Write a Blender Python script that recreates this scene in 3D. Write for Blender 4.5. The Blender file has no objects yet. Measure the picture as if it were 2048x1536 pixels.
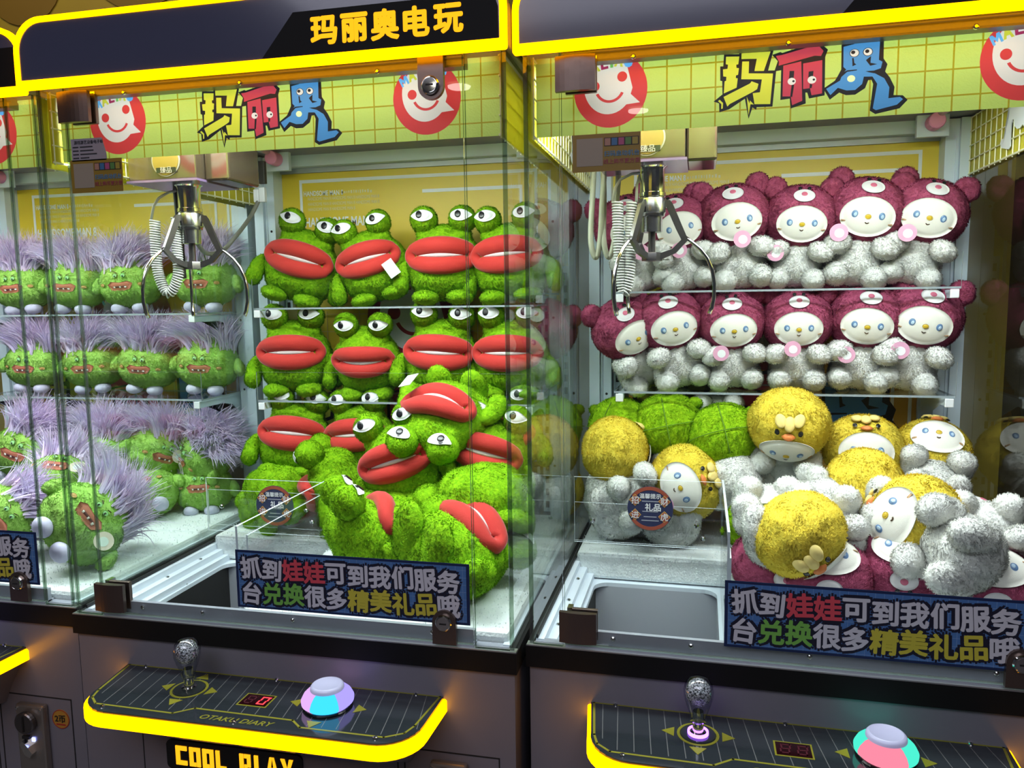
import bpy, bmesh, math, random
import numpy as np
from mathutils import Vector, Matrix, Euler
from mathutils.geometry import delaunay_2d_cdt

# ------------------------------------------------------------------ camera, world, light, exposure
scene = bpy.context.scene
COL = scene.collection
PI = math.pi

def rad(d): return d * PI / 180.0

cam_data = bpy.data.cameras.new('camera')
cam = bpy.data.objects.new('camera', cam_data)
COL.objects.link(cam)
yaw, pitch, roll, focal = -0.2228, -0.1103, -0.0141, 1545.2
fw = Vector((math.sin(yaw) * math.cos(pitch), math.cos(yaw) * math.cos(pitch), math.sin(pitch)))
rt = Vector((math.cos(yaw), -math.sin(yaw), 0))
up = rt.cross(fw)
r2 = rt * math.cos(roll) + up * math.sin(roll)
u2 = -rt * math.sin(roll) + up * math.cos(roll)
cm = Matrix((r2, u2, -fw)).transposed().to_4x4()
cm.translation = Vector((1.0565, -1.122, 1.346))
cam.matrix_world = cm
cam_data.sensor_fit = 'HORIZONTAL'
cam_data.sensor_width = 36.0
cam_data.lens = 36.0 * focal / 2048.0
cam_data.clip_start = 0.02
cam_data.clip_end = 60
scene.camera = cam

world = bpy.data.worlds.new('arcade_dusk')
scene.world = world
world.use_nodes = True
bgn = world.node_tree.nodes['Background']
bgn.inputs[0].default_value = (0.55, 0.56, 0.72, 1)
bgn.inputs[1].default_value = 0.05

scene.view_settings.view_transform = 'Standard'
scene.view_settings.look = 'None'
scene.view_settings.exposure = 0.0
scene.view_settings.gamma = 1.0
scene.view_settings.use_curve_mapping = False
scene.cycles.use_denoising = True
scene.cycles.transparent_max_bounces = 32
scene.cycles.max_bounces = 7
scene.cycles.diffuse_bounces = 3
scene.cycles.glossy_bounces = 4
scene.cycles.transmission_bounces = 6
scene.cycles.adaptive_threshold = 0.08
scene.cycles.sample_clamp_indirect = 4.0

TUBE_POWER = 45.0         # light tube inside each cabinet
LED = (5.0, 1.9, 0.0)     # yellow light strips round marquee and console

def ceiling_area(name, loc, size, power, color):
    ld = bpy.data.lights.new(name, 'AREA')
    ld.shape = 'RECTANGLE'; ld.size, ld.size_y = size
    ld.energy = power; ld.color = color
    lo = bpy.data.objects.new(name, ld)
    lo.location = loc
    COL.objects.link(lo)
    return lo
ceiling_area('hall_light', (0.6, -2.4, 2.84), (3.0, 1.6), 52, (0.86, 0.86, 1.0))
ceiling_area('added_wall_fill', (-0.7, 0.55, 2.86), (1.6, 0.3), 7, (1.0, 0.82, 0.45))  # added fill light that brightens the wall behind the machines

# ------------------------------------------------------------------ materials
MATS = {}
def mat(name, color=(0.8, 0.8, 0.8), rough=0.5, metal=0.0, emit=None, bump=None, vary=None,
        spec=None, transl=0.0, coat=0.0, sheen=0.0):
    """Principled material; bump=(scale,strength), vary=(scale,second colour), transl=share of translucent light."""
    if name in MATS: return MATS[name]
    m = bpy.data.materials.new(name); m.use_nodes = True
    nt = m.node_tree; n = nt.nodes; l = nt.links
    p = n['Principled BSDF']
    p.inputs['Base Color'].default_value = (*color, 1)
    p.inputs['Roughness'].default_value = rough
    p.inputs['Metallic'].default_value = metal
    if spec is not None: p.inputs['Specular IOR Level'].default_value = spec
    if coat: p.inputs['Coat Weight'].default_value = coat; p.inputs['Coat Roughness'].default_value = 0.08
    if sheen: p.inputs['Sheen Weight'].default_value = sheen; p.inputs['Sheen Roughness'].default_value = 0.4
    if emit:
        p.inputs['Emission Color'].default_value = (*emit[:3], 1)
        p.inputs['Emission Strength'].default_value = emit[3]
    tc = n.new('ShaderNodeTexCoord')
    if vary:
        nz = n.new('ShaderNodeTexNoise'); nz.inputs['Scale'].default_value = vary[0]; nz.inputs['Detail'].default_value = 4
        l.new(tc.outputs['Object'], nz.inputs['Vector'])
        mx = n.new('ShaderNodeMix'); mx.data_type = 'RGBA'
        mx.inputs[6].default_value = (*color, 1); mx.inputs[7].default_value = (*vary[1], 1)
        mr = n.new('ShaderNodeMapRange'); mr.inputs[1].default_value = 0.35; mr.inputs[2].default_value = 0.65
        l.new(nz.outputs['Fac'], mr.inputs[0]); l.new(mr.outputs[0], mx.inputs[0])
        l.new(mx.outputs[2], p.inputs['Base Color'])
    if bump:
        nb = n.new('ShaderNodeTexNoise'); nb.inputs['Scale'].default_value = bump[0]; nb.inputs['Detail'].default_value = 3
        l.new(tc.outputs['Object'], nb.inputs['Vector'])
        bp = n.new('ShaderNodeBump'); bp.inputs['Strength'].default_value = bump[1]; bp.inputs['Distance'].default_value = 0.003
        l.new(nb.outputs['Fac'], bp.inputs['Height']); l.new(bp.outputs['Normal'], p.inputs['Normal'])
    if transl:
        t = n.new('ShaderNodeBsdfTranslucent'); t.inputs[0].default_value = (*color, 1)
        ms = n.new('ShaderNodeMixShader'); ms.inputs[0].default_value = transl
        l.new(p.outputs[0], ms.inputs[1]); l.new(t.outputs[0], ms.inputs[2])
        l.new(ms.outputs[0], n['Material Output'].inputs[0])
    MATS[name] = m
    return m

def pane_mat(name, tint=(0.93, 0.98, 0.95), ior=1.5, rough=0.0, dust=0.0):
    """Clear sheet: Fresnel mirror over a tinted transparent sheet, a little dust on top."""
    if name in MATS: return MATS[name]
    m = bpy.data.materials.new(name); m.use_nodes = True
    nt = m.node_tree; n = nt.nodes; l = nt.links
    n.remove(n['Principled BSDF'])
    tr = n.new('ShaderNodeBsdfTransparent'); tr.inputs[0].default_value = (*tint, 1)
    gl = n.new('ShaderNodeBsdfGlossy'); gl.inputs['Roughness'].default_value = rough
    fr = n.new('ShaderNodeFresnel'); fr.inputs[0].default_value = ior
    geo = n.new('ShaderNodeNewGeometry')
    # outside faces only reflect; the inner faces of the sheet pass light straight through
    mul = n.new('ShaderNodeMath'); mul.operation = 'MULTIPLY'
    inv = n.new('ShaderNodeMath'); inv.operation = 'SUBTRACT'; inv.inputs[0].default_value = 1.0
    l.new(geo.outputs['Backfacing'], inv.inputs[1])
    l.new(fr.outputs[0], mul.inputs[0]); l.new(inv.outputs[0], mul.inputs[1])
    ms = n.new('ShaderNodeMixShader')
    l.new(mul.outputs[0], ms.inputs[0]); l.new(tr.outputs[0], ms.inputs[1]); l.new(gl.outputs[0], ms.inputs[2])
    last = ms
    if dust:
        df = n.new('ShaderNodeBsdfDiffuse'); df.inputs[0].default_value = (0.8, 0.82, 0.8, 1)
        m2 = n.new('ShaderNodeMixShader'); m2.inputs[0].default_value = dust
        l.new(ms.outputs[0], m2.inputs[1]); l.new(df.outputs[0], m2.inputs[2]); last = m2
    l.new(last.outputs[0], n['Material Output'].inputs[0])
    MATS[name] = m
    return m

def emis(name, color, strength=1.0):
    if name in MATS: return MATS[name]
    m = bpy.data.materials.new(name); m.use_nodes = True
    n = m.node_tree.nodes; n.remove(n['Principled BSDF'])
    m.cycles.emission_sampling = 'FRONT' if name in ('yellow_led', 'light_tube') else 'NONE'   # only the big lamps are worth sampling directly
    e = n.new('ShaderNodeEmission'); e.inputs[0].default_value = (*color, 1); e.inputs[1].default_value = strength
    m.node_tree.links.new(e.outputs[0], n['Material Output'].inputs[0])
    MATS[name] = m
    return m

def grid_film_mat(name, base, line, cell, width, axes, transl=0.55):
    """Translucent printed film: a line grid printed over a pebbled ground (object coordinates)."""
    if name in MATS: return MATS[name]
    m = bpy.data.materials.new(name); m.use_nodes = True
    nt = m.node_tree; n = nt.nodes; l = nt.links
    p = n['Principled BSDF']; p.inputs['Roughness'].default_value = 0.35
    tc = n.new('ShaderNodeTexCoord'); sp = n.new('ShaderNodeSeparateXYZ')
    l.new(tc.outputs['Object'], sp.inputs[0])
    outs = []
    for a in axes:
        dv = n.new('ShaderNodeMath'); dv.operation = 'DIVIDE'; dv.inputs[1].default_value = cell
        fr = n.new('ShaderNodeMath'); fr.operation = 'FRACT'
        lt = n.new('ShaderNodeMath'); lt.operation = 'LESS_THAN'; lt.inputs[1].default_value = width / cell
        l.new(sp.outputs[a], dv.inputs[0]); l.new(dv.outputs[0], fr.inputs[0]); l.new(fr.outputs[0], lt.inputs[0])
        outs.append(lt)
    mx = n.new('ShaderNodeMath'); mx.operation = 'MAXIMUM'
    l.new(outs[0].outputs[0], mx.inputs[0]); l.new(outs[1].outputs[0], mx.inputs[1])
    c = n.new('ShaderNodeMix'); c.data_type = 'RGBA'
    c.inputs[6].default_value = (*base, 1); c.inputs[7].default_value = (*line, 1)
    l.new(mx.outputs[0], c.inputs[0]); l.new(c.outputs[2], p.inputs['Base Color'])
    nz = n.new('ShaderNodeTexNoise'); nz.inputs['Scale'].default_value = 420
    l.new(tc.outputs['Object'], nz.inputs['Vector'])
    bp = n.new('ShaderNodeBump'); bp.inputs['Strength'].default_value = 0.55; bp.inputs['Distance'].default_value = 0.001
    l.new(nz.outputs['Fac'], bp.inputs['Height']); l.new(bp.outputs[0], p.inputs['Normal'])
    t = n.new('ShaderNodeBsdfTranslucent'); l.new(c.outputs[2], t.inputs[0]); l.new(bp.outputs[0], t.inputs['Normal'])
    ms = n.new('ShaderNodeMixShader'); ms.inputs[0].default_value = transl
    l.new(p.outputs[0], ms.inputs[1]); l.new(t.outputs[0], ms.inputs[2])
    l.new(ms.outputs[0], n['Material Output'].inputs[0])
    MATS[name] = m
    return m

body_m = mat('cabinet_paint', (0.20, 0.19, 0.22), 0.33, vary=(6, (0.185, 0.178, 0.208)))
face_m = mat('marquee_acrylic', (0.085, 0.09, 0.15), 0.16, coat=0.4)
black_m = mat('black_gloss', (0.006, 0.006, 0.007), 0.22)
seam_m = mat('dark_seam', (0.01, 0.01, 0.01), 0.7)
white_m = mat('cool_lit_white_coat', (0.64, 0.75, 0.84), 0.42)  # white paint, with the cool light's blue cast put into its colour
deck_m = mat('cool_lit_deck_white', (0.66, 0.74, 0.82), 0.38)  # same blue cast of cool light painted into the deck
alu_m = mat('brushed_aluminium', (0.62, 0.62, 0.63), 0.34, metal=0.85)
railg_m = mat('rail_grey', (0.36, 0.38, 0.44), 0.35, metal=0.3)
bronze_m = mat('hinge_bronze', (0.20, 0.15, 0.13), 0.3, metal=0.85, bump=(60, 0.05))
chrome_m = mat('chrome', (0.78, 0.78, 0.76), 0.1, metal=1.0)
dark_metal_m = mat('dark_steel', (0.16, 0.15, 0.15), 0.3, metal=0.9)
rubber_m = mat('black_rubber', (0.012, 0.012, 0.012), 0.6)
glass_m = pane_mat('cabinet_glass', (0.965, 0.985, 0.972))
edge_m = pane_mat('glass_edge', (0.30, 0.40, 0.31), 1.9, 0.06, dust=0.05)
band_m = mat('matt_black', (0.008, 0.0075, 0.0075), 0.6, spec=0.2)
acryl_m = pane_mat('clear_acrylic', (0.985, 0.99, 0.99), 1.49)
aedge_m = mat('acrylic_edge', (0.66, 0.74, 0.80), 0.2)
shelf_edge_m = mat('shelf_edge', (0.34, 0.38, 0.40), 0.25)
led_m = emis('yellow_led', LED, 1.0)
sign_led_m = emis('sign_led', (1.0, 0.42, 0.01), 1.5)
tube_m = emis('light_tube', (0.90, 0.97, 1.0), TUBE_POWER)
yellow_m = mat('yellow_print', (0.70, 0.52, 0.03), 0.42, vary=(3, (0.68, 0.50, 0.03)))
orange_m = mat('orange_print', (0.62, 0.33, 0.03), 0.45)
linew_m = mat('white_print', (0.80, 0.84, 0.84), 0.45)
pink_m = mat('pink_rubber', (0.78, 0.28, 0.50), 0.5)
wire_m = mat('pale_wire', (0.80, 0.80, 0.52), 0.4)
film_m = grid_film_mat('header_film', (0.48, 0.62, 0.13), (0.36, 0.30, 0.01), 0.0342, 0.0022, (0, 2), 0.078)
sidefilm_m = mat('side_film', (0.56, 0.50, 0.02), 0.4, transl=0.10)
liner_m = mat('chute_liner', (0.42, 0.45, 0.50), 0.45)
mat_fur_m = mat('white_fleece', (0.80, 0.86, 0.86), 0.95, bump=(220, 0.6), sheen=0.3)

def pm(name, c, t=0.078): return mat('print_' + name, c, 0.4, transl=t)
P_RED = pm('red', (0.60, 0.05, 0.05)); P_WHITE = pm('white', (0.70, 0.68, 0.62)); P_BLACK = pm('black', (0.012, 0.012, 0.015), 0.1)
P_YEL = pm('yellow', (0.60, 0.62, 0.05)); P_LRED = pm('letter_red', (0.50, 0.05, 0.08)); P_BLUE = pm('letter_blue', (0.07, 0.26, 0.55)); P_CY = pm('cyan', (0.12, 0.42, 0.80)); P_GRN = pm('green', (0.16, 0.50, 0.10)); P_LY = pm('letter_lemon', (0.60, 0.60, 0.05)); P_LR = pm('letter_crimson', (0.36, 0.03, 0.10))
P_HOLE = pm('pale_green', (0.75, 0.90, 0.45))

# ------------------------------------------------------------------ mesh helpers
class MB:
    def __init__(s): s.v = []; s.f = []; s.mi = []; s.cur = 0
    def add(s, vs, fs):
        b = len(s.v); s.v += [tuple(v) for v in vs]
        for f in fs: s.f.append(tuple(i + b for i in f)); s.mi.append(s.cur)
        return s
    def box(s, x0, x1, y0, y1, z0, z1, bev=0.0):
        if bev:
            bm = bmesh.new(); bmesh.ops.create_cube(bm, size=1)
            for v in bm.verts:
                v.co = Vector(((x0 + x1) / 2 + v.co.x * (x1 - x0), (y0 + y1) / 2 + v.co.y * (y1 - y0), (z0 + z1) / 2 + v.co.z * (z1 - z0)))
            bmesh.ops.bevel(bm, geom=list(bm.edges), offset=bev, segments=2, profile=0.5, affect='EDGES')
            bm.verts.index_update()
            s.add([v.co for v in bm.verts], [[v.index for v in f.verts] for f in bm.faces]); bm.free(); return s
        vs = [(x, y, z) for x in (x0, x1) for y in (y0, y1) for z in (z0, z1)]
        return s.add(vs, [(0, 1, 3, 2), (4, 6, 7, 5), (0, 4, 5, 1), (2, 3, 7, 6), (0, 2, 6, 4), (1, 5, 7, 3)])
    def sheet(s, x0, x1, y0, y1, z0, z1, thin):
        """Glass sheet: broad faces use material 0, edge faces material 1; thin = axis of the thickness."""
        vs = [(x, y, z) for x in (x0, x1) for y in (y0, y1) for z in (z0, z1)]
        fs = [(0, 1, 3, 2), (4, 6, 7, 5), (0, 4, 5, 1), (2, 3, 7, 6), (0, 2, 6, 4), (1, 5, 7, 3)]
        for i, f in enumerate(fs):
            s.cur = 0 if i // 2 == thin else 1
            s.add(vs if False else [vs[k] for k in f], [(0, 1, 2, 3)])
        s.cur = 0
        return s
    def tube(s, pts, r, n=8, cap=True, up=None):
        pts = [Vector(p) for p in pts]; rs = r if isinstance(r, (list, tuple)) else [r] * len(pts)
        vs = []; fs = []; ref = None
        for i, p in enumerate(pts):
            t = (pts[min(i + 1, len(pts) - 1)] - pts[max(i - 1, 0)]).normalized()
            if ref is None:
                ref = Vector(up) if up else (Vector((0, 0, 1)) if abs(t.z) < 0.9 else Vector((1, 0, 0)))
            a = t.cross(ref)
            if a.length < 1e-6: a = t.orthogonal()
            a.normalize(); b = a.cross(t).normalized(); ref = b
            for k in range(n):
                w = 2 * PI * k / n
                vs.append(p + a * math.cos(w) * rs[i] + b * math.sin(w) * rs[i])
        for i in range(len(pts) - 1):
            for k in range(n):
                fs.append((i * n + k, i * n + (k + 1) % n, (i + 1) * n + (k + 1) % n, (i + 1) * n + k))
        if cap:
            fs.append(tuple(range(n))[::-1]); e = (len(pts) - 1) * n; fs.append(tuple(range(e, e + n)))
        return s.add(vs, fs)
    def lathe(s, prof, c=(0, 0, 0), n=24, axis='z'):
        """prof: list of (radius, height)."""
        vs = []; fs = []
        for r, h in prof:
            for k in range(n):
                w = 2 * PI * k / n; q = (r * math.cos(w), r * math.sin(w), h)
                if axis == 'y': q = (q[0], -q[2], q[1])
                vs.append((q[0] + c[0], q[1] + c[1], q[2] + c[2]))
        for i in range(len(prof) - 1):
            for k in range(n):
                fs.append((i * n + k, i * n + (k + 1) % n, (i + 1) * n + (k + 1) % n, (i + 1) * n + k))
        fs.append(tuple(range(n))[::-1]); e = (len(prof) - 1) * n; fs.append(tuple(range(e, e + n)))
        return s.add(vs, fs)
    def prism(s, outline, a, b, plane='xz'):
        """Extrude a 2D outline between a and b along the third axis. plane 'xz' extrudes along y, 'xy' along z, 'yz' along x."""
        n = len(outline)
        ar = sum(outline[i][0] * outline[(i + 1) % n][1] - outline[(i + 1) % n][0] * outline[i][1] for i in range(n))
        if ar < 0: outline = outline[::-1]
        def P(q, w): return {'xz': (q[0], w, q[1]), 'xy': (q[0], q[1], w), 'yz': (w, q[0], q[1])}[plane]
        bm = bmesh.new()
        va = [bm.verts.new(P(q, a)) for q in outline]; vb = [bm.verts.new(P(q, b)) for q in outline]
        fa = bm.faces.new(va); fb = bm.faces.new(vb[::-1])
        for i in range(n): bm.faces.new((va[i], vb[i], vb[(i + 1) % n], va[(i + 1) % n]))
        bmesh.ops.triangulate(bm, faces=[fa, fb])
        bmesh.ops.recalc_face_normals(bm, faces=list(bm.faces))
        bm.verts.index_update()
        s.add([v.co for v in bm.verts], [[v.index for v in f.verts] for f in bm.faces]); bm.free()
        return s
    def flat(s, outline, y):
        """Flat print facing the front (-y)."""
        n = len(outline)
        ar = sum(outline[i][0] * outline[(i + 1) % n][1] - outline[(i + 1) % n][0] * outline[i][1] for i in range(n))
        if ar < 0: outline = outline[::-1]
        bm = bmesh.new(); f = bm.faces.new([bm.verts.new((q[0], y, q[1])) for q in outline])
        bmesh.ops.triangulate(bm, faces=[f]); bm.verts.index_update()
        s.add([v.co for v in bm.verts], [[v.index for v in g.verts] for g in bm.faces]); bm.free()
        return s
    def ell(s, c, r, rot=(0, 0, 0), seg=20, rings=12):
        R = Euler(rot).to_matrix(); vs = []; fs = []
        for i in range(rings + 1):
            th = PI * i / rings
            for k in range(seg):
                w = 2 * PI * k / seg
                q = R @ Vector((r[0] * math.sin(th) * math.cos(w), r[1] * math.sin(th) * math.sin(w), r[2] * math.cos(th)))
                vs.append(q + Vector(c))
        for i in range(rings):
            for k in range(seg):
                fs.append((i * seg + k, (i + 1) * seg + k, (i + 1) * seg + (k + 1) % seg, i * seg + (k + 1) % seg))
        return s.add(vs, fs)
    def mesh(s, name, smooth=False):
        me = bpy.data.meshes.new(name); me.from_pydata(s.v, [], s.f)
        for p, i in zip(me.polygons, s.mi): p.material_index = i; p.use_smooth = smooth
        me.validate(); me.update()
        return me
    def build(s, name, mats, parent=None, smooth=False, angle=None):
        me = s.mesh(name, smooth)
        return put(name, me, mats, parent, angle)

def put(name, me, mats, parent=None, angle=None):
    if not isinstance(mats, (list, tuple)): mats = [mats]
    if not me.materials:
        for m in mats: me.materials.append(m)
    if angle:
        me.set_sharp_from_angle(angle=rad(angle))
    o = bpy.data.objects.new(name, me); COL.objects.link(o)
    if parent is not None: o.parent = parent
    return o

def thing(name, label, cat, mtx=None, group=None):
    o = bpy.data.objects.new(name, None); COL.objects.link(o)
    o.empty_display_size = 0.05
    if mtx is not None: o.matrix_world = mtx
    o['label'] = label; o['category'] = cat
    if group: o['group'] = group
    return o
def tag(o, label, cat, group=None):
    o['label'] = label; o['category'] = cat
    if group: o['group'] = group
    return o
def lab(o, label): o['label'] = label; return o

SCREW = {}
def studs(name, locs, r, h, m, parent, axis='y'):
    """One small round head per place, all sharing one mesh."""
    key = (name, r, h, m.name, axis)
    if key not in SCREW:
        q = MB(); q.lathe([(0.0004, 0), (r, 0), (r * 0.9, h * 0.7), (r * 0.5, h), (0.0004, h)], (0, 0, 0), 12, axis); SCREW[key] = q.mesh(name)
    for p in locs:
        o = put(name, SCREW[key], m, parent); o.location = p
def text_mesh(body, size, offset=0.0, extrude=0.0002, sx=1.0, shear=0.0, flat=False, rot=0.0, spacing=1.0, center=True, bold=0.0):
    cu = bpy.data.curves.new('lettering', 'FONT'); cu.body = body; cu.size = size; cu.offset = offset * size
    cu.extrude = extrude; cu.shear = shear; cu.space_character = spacing; cu.resolution_u = 3
    to = bpy.data.objects.new('lettering', cu); COL.objects.link(to)
    bpy.context.view_layer.update()
    dg = bpy.context.evaluated_depsgraph_get()
    me = bpy.data.meshes.new_from_object(to.evaluated_get(dg))
    bpy.data.objects.remove(to); bpy.data.curves.remove(cu)
    me.materials.clear()
    co = np.empty(len(me.vertices) * 3); me.vertices.foreach_get('co', co); co = co.reshape(-1, 3)
    if len(co):
        if center: co[:, :2] -= (co[:, :2].min(0) + co[:, :2].max(0)) / 2
        co[:, 0] *= sx
        c, s_ = math.cos(rot), math.sin(rot)
        co[:, :2] = co[:, :2] @ np.array([[c, s_], [-s_, c]])
        if bold:   # heavier strokes: the glyph repeated round a small circle
            fs = [tuple(p.vertices) for p in me.polygons]; nv = len(co); V = [co]; F = list(fs)
            for k in range(8):
                w = 2 * PI * k / 8; V.append(co + np.array([math.cos(w), math.sin(w), 0]) * bold * size + np.array([0, 0, 0.00003 * (k + 1)])); F += [tuple(i + nv * (k + 1) for i in f) for f in fs]
            bpy.data.meshes.remove(me); co = np.vstack(V); me = bpy.data.meshes.new('lettering'); me.from_pydata(co.tolist(), [], F)
        if not flat: co = np.stack([co[:, 0], -co[:, 2], co[:, 1]], 1)
        me.vertices.foreach_set('co', co.ravel()); me.update()
    return me
def lettering(name, body, size, m, parent, loc, **k):
    o = put(name, text_mesh(body, size, **k), m, parent); o.location = loc
    return o

def rrect(x0, x1, z0, z1, rl=0.0, rr=None, rtop=None, rbot=None, n=8):
    """Rounded rectangle outline, counter clockwise; radii: bottom and top."""
    rb = rl if rbot is None else rbot; rt_ = rl if rtop is None else rtop
    out = []
    for cx, cz, r, a0 in ((x0 + rb, z0 + rb, rb, PI), (x1 - rb, z0 + rb, rb, 1.5 * PI), (x1 - rt_, z1 - rt_, rt_, 0), (x0 + rt_, z1 - rt_, rt_, 0.5 * PI)):
        if r <= 0: out.append((cx, cz)); continue
        for k in range(n + 1):
            w = a0 + 0.5 * PI * k / n; out.append((cx + r * math.cos(w), cz + r * math.sin(w)))
    return out
def ring_prism(mb, outer, inner, a, b, plane='xz'):
    n = len(outer)
    def P(q, w): return {'xz': (q[0], w, q[1]), 'xy': (q[0], q[1], w)}[plane]
    vs = [P(q, a) for q in outer] + [P(q, a) for q in inner] + [P(q, b) for q in outer] + [P(q, b) for q in inner]
    fs = []
    for i in range(n):
        j = (i + 1) % n
        fs += [(i, j, n + j, n + i), (2 * n + i, 3 * n + i, 3 * n + j, 2 * n + j), (i, 2 * n + i, 2 * n + j, j), (n + i, n + j, 3 * n + j, 3 * n + i)]
    return mb.add(vs, fs)
def circ(cx, cz, rx, rz=None, n=28, a0=0, a1=2 * PI):
    rz = rx if rz is None else rz
    return [(cx + rx * math.cos(a0 + (a1 - a0) * k / n), cz + rz * math.sin(a0 + (a1 - a0) * k / n)) for k in range(n)]

# ------------------------------------------------------------------ the hall
def struct(o): o['kind'] = 'structure'; return o
struct(MB().box(-4, 4.5, -6, 1.6, -0.05, 0).build('floor', mat('floor_tile', (0.10, 0.09, 0.09), 0.3, vary=(2, (0.13, 0.12, 0.12)))))
struct(MB().box(-4, 4.5, -6, 1.6, 2.9, 2.95).build('ceiling', mat('ceiling_paint', (0.16, 0.13, 0.05), 0.6)))
wb = struct(MB().box(-4, 4.5, 1.1, 1.2, 0, 2.9).build('wall_back', mat('ochre_wall', (0.55, 0.42, 0.06), 0.55, vary=(2.5, (0.48, 0.36, 0.06)))))
for cx, cz, r in ((-1.05, 2.40, 0.15), (-0.62, 2.46, 0.2), (-0.98, 2.18, 0.09), (-0.2, 2.45, 0.2), (0.3, 2.42, 0.2)):
    MB().prism(circ(cx, cz, r), 1.096, 1.1).build('wall_disc', mat('brown_disc', (0.30, 0.19, 0.04), 0.5), wb)
struct(MB().box(1.86, 1.92, -0.1, 1.1, 0, 2.9).build('wall_right', mat('dark_panel', (0.06, 0.05, 0.045), 0.5)))
for i, (x, y) in enumerate(((0.18, -4.43), (0.45, -5.53), (-0.58, -4.5))):
    b = MB(); b.lathe([(0.001, -0.012), (0.08, -0.012), (0.085, 0.0), (0.001, 0.0)], (0, 0, 0), 24)
    o = b.build('ceiling_lamp', emis('downlight', (1, 0.97, 0.9), 14)); o.location = (x, y, 2.888)
    tag(o, ('round ceiling downlight mirrored in the left part of the white doll machine header',
            'round ceiling downlight mirrored just below the white doll machine smile logo',
            'round ceiling downlight mirrored beside the frog machine top lock')[i], 'lamp', 'ceiling downlights behind the viewer')
# ------------------------------------------------------------------ printed logos
LOGO = [  # (material, points in units of the drawing: x 0..2048, y down)
 ('k', [(150,215),(300,215),(300,185),(620,170),(580,405),(660,405),(650,795),(495,800),(495,828),(458,800),(432,930),(385,700),(225,820),(140,855),(135,755),(80,740),(165,665),(150,500),(130,495),(120,350),(150,350)]),
 ('y', [(162,232),(295,232),(290,320),(270,325),(275,360),(300,365),(295,440),(275,445),(275,475),(295,480),(290,585),(165,650),(165,512),(180,505),(180,460),(148,455),(140,375),(185,370),(188,322),(165,318)]),
 ('y', [(315,198),(600,182),(548,400),(455,400),(470,262),(318,262)]),
 ('y', [(328,290),(395,290),(400,425),(640,430),(635,775),(480,775),(455,650),(525,640),(535,495),(330,490)]),
 ('y', [(165,690),(420,540),(435,515),(505,545),(495,605),(455,635),(235,770),(210,800)]),
 ('y', [(112,738),(128,722),(165,760),(165,822),(150,828),(148,772)]),
 ('y', [(398,690),(430,765),(432,732),(475,780),(440,775),(430,900)]),
 ('k', [(630,225),(695,205),(715,215),(970,125),(975,115),(1055,100),(1138,180),(1118,255),(1145,675),(1015,705),(995,640),(960,640),(970,765),(845,815),(830,705),(740,720),(725,385),(660,400),(690,290)]),
 ('r', [(655,235),(715,225),(980,140),(1050,120),(1110,190),(1090,245),(1030,240),(690,345),(690,300)]),
 ('r', [(735,345),(905,300),(945,740),(850,790),(830,690),(750,690)]),
 ('r', [(925,325),(1105,290),(1130,660),(1030,680),(1010,600),(945,610)]),
 ('k2', [(800,405),(845,405),(845,490),(800,490)]), ('k2', [(985,415),(1030,408),(1030,480),(985,480)]),
 ('k2', [(830,560),(855,560),(845,700),(825,690)]), ('k2', [(1005,550),(1030,560),(1025,600),(1005,600)]),
 ('k', [(1285,130),(1375,115),(1400,90),(1550,78),(1655,88),(1665,290),(1705,350),(1690,430),(1740,500),(1790,600),(1790,695),(1880,700),(1920,740),(1860,820),(1650,880),(1605,850),(1615,560),(1590,505),(1545,510),(1520,600),(1440,665),(1360,670),(1290,640),(1210,718),(1150,610),(1250,530),(1270,490),(1305,400)]),
 ('b', [(1295,150),(1385,125),(1420,105),(1630,95),(1635,300),(1670,320),(1660,390),(1600,415),(1520,420),(1600,440),(1700,500),(1755,600),(1755,720),(1860,705),(1890,730),(1840,790),(1650,850),(1620,830),(1640,560),(1590,480),(1510,480),(1500,560),(1440,625),(1360,630),(1275,600),(1210,680),(1165,610),(1290,520),(1310,440),(1340,400),(1310,370)]),
 ('k2', [(1385,275),(1400,275),(1410,330),(1430,345),(1395,365)]), ('k2', [(1515,300),(1560,255),(1560,330),(1625,345),(1560,362)]),
 ('k2', [(1310,430),(1350,408),(1440,400),(1440,410),(1350,425),(1300,480)]), ('k2', [(1520,425),(1600,432),(1660,425),(1690,400),(1685,440),(1600,445)]),
]
LOGO_EYES = [('w', 828, 522, 40), ('k2', 845, 520, 12), ('w', 1022, 508, 42), ('k2', 1040, 505, 12), ('k2', 1403, 220, 46), ('w', 1403, 220, 40), ('k2', 1390, 212, 20),
             ('k2', 1527, 210, 46), ('w', 1527, 210, 40), ('k2', 1520, 203, 20), ('h', 1393, 500, 38)]
def layered_print(items, y, parent, root=None):
    """Flat prints lying side by side in one sheet: where shapes overlap, only the last one printed remains."""
    pts = []; faces = []; scale = 1000.0
    for name, m, out in items:
        n = len(out)
        if sum(out[i][0] * out[(i + 1) % n][1] - out[(i + 1) % n][0] * out[i][1] for i in range(n)) < 0: out = out[::-1]
        faces.append(list(range(len(pts), len(pts) + n))); pts += [Vector((x * scale, z * scale)) for x, z in out]
    ov, oe, of, _a, _b, oid = delaunay_2d_cdt(pts, [], faces, 1, 1e-4, True)
    vs = [(v.x / scale, y, v.y / scale) for v in ov]; groups = [[] for _ in items]
    for f, ids in zip(of, oid):
        if ids: groups[max(ids)].append(f)
    holder = None
    for (name, m, out), fs in zip(items, groups):
        if not fs: continue
        used = sorted({k for f in fs for k in f}); mp = {k: i for i, k in enumerate(used)}
        o = MB().add([vs[k] for k in used], [tuple(mp[k] for k in f) for f in fs]).build(name, m, parent if holder is None else holder)
        if root is not None and holder is None: holder = o
    return holder
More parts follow.
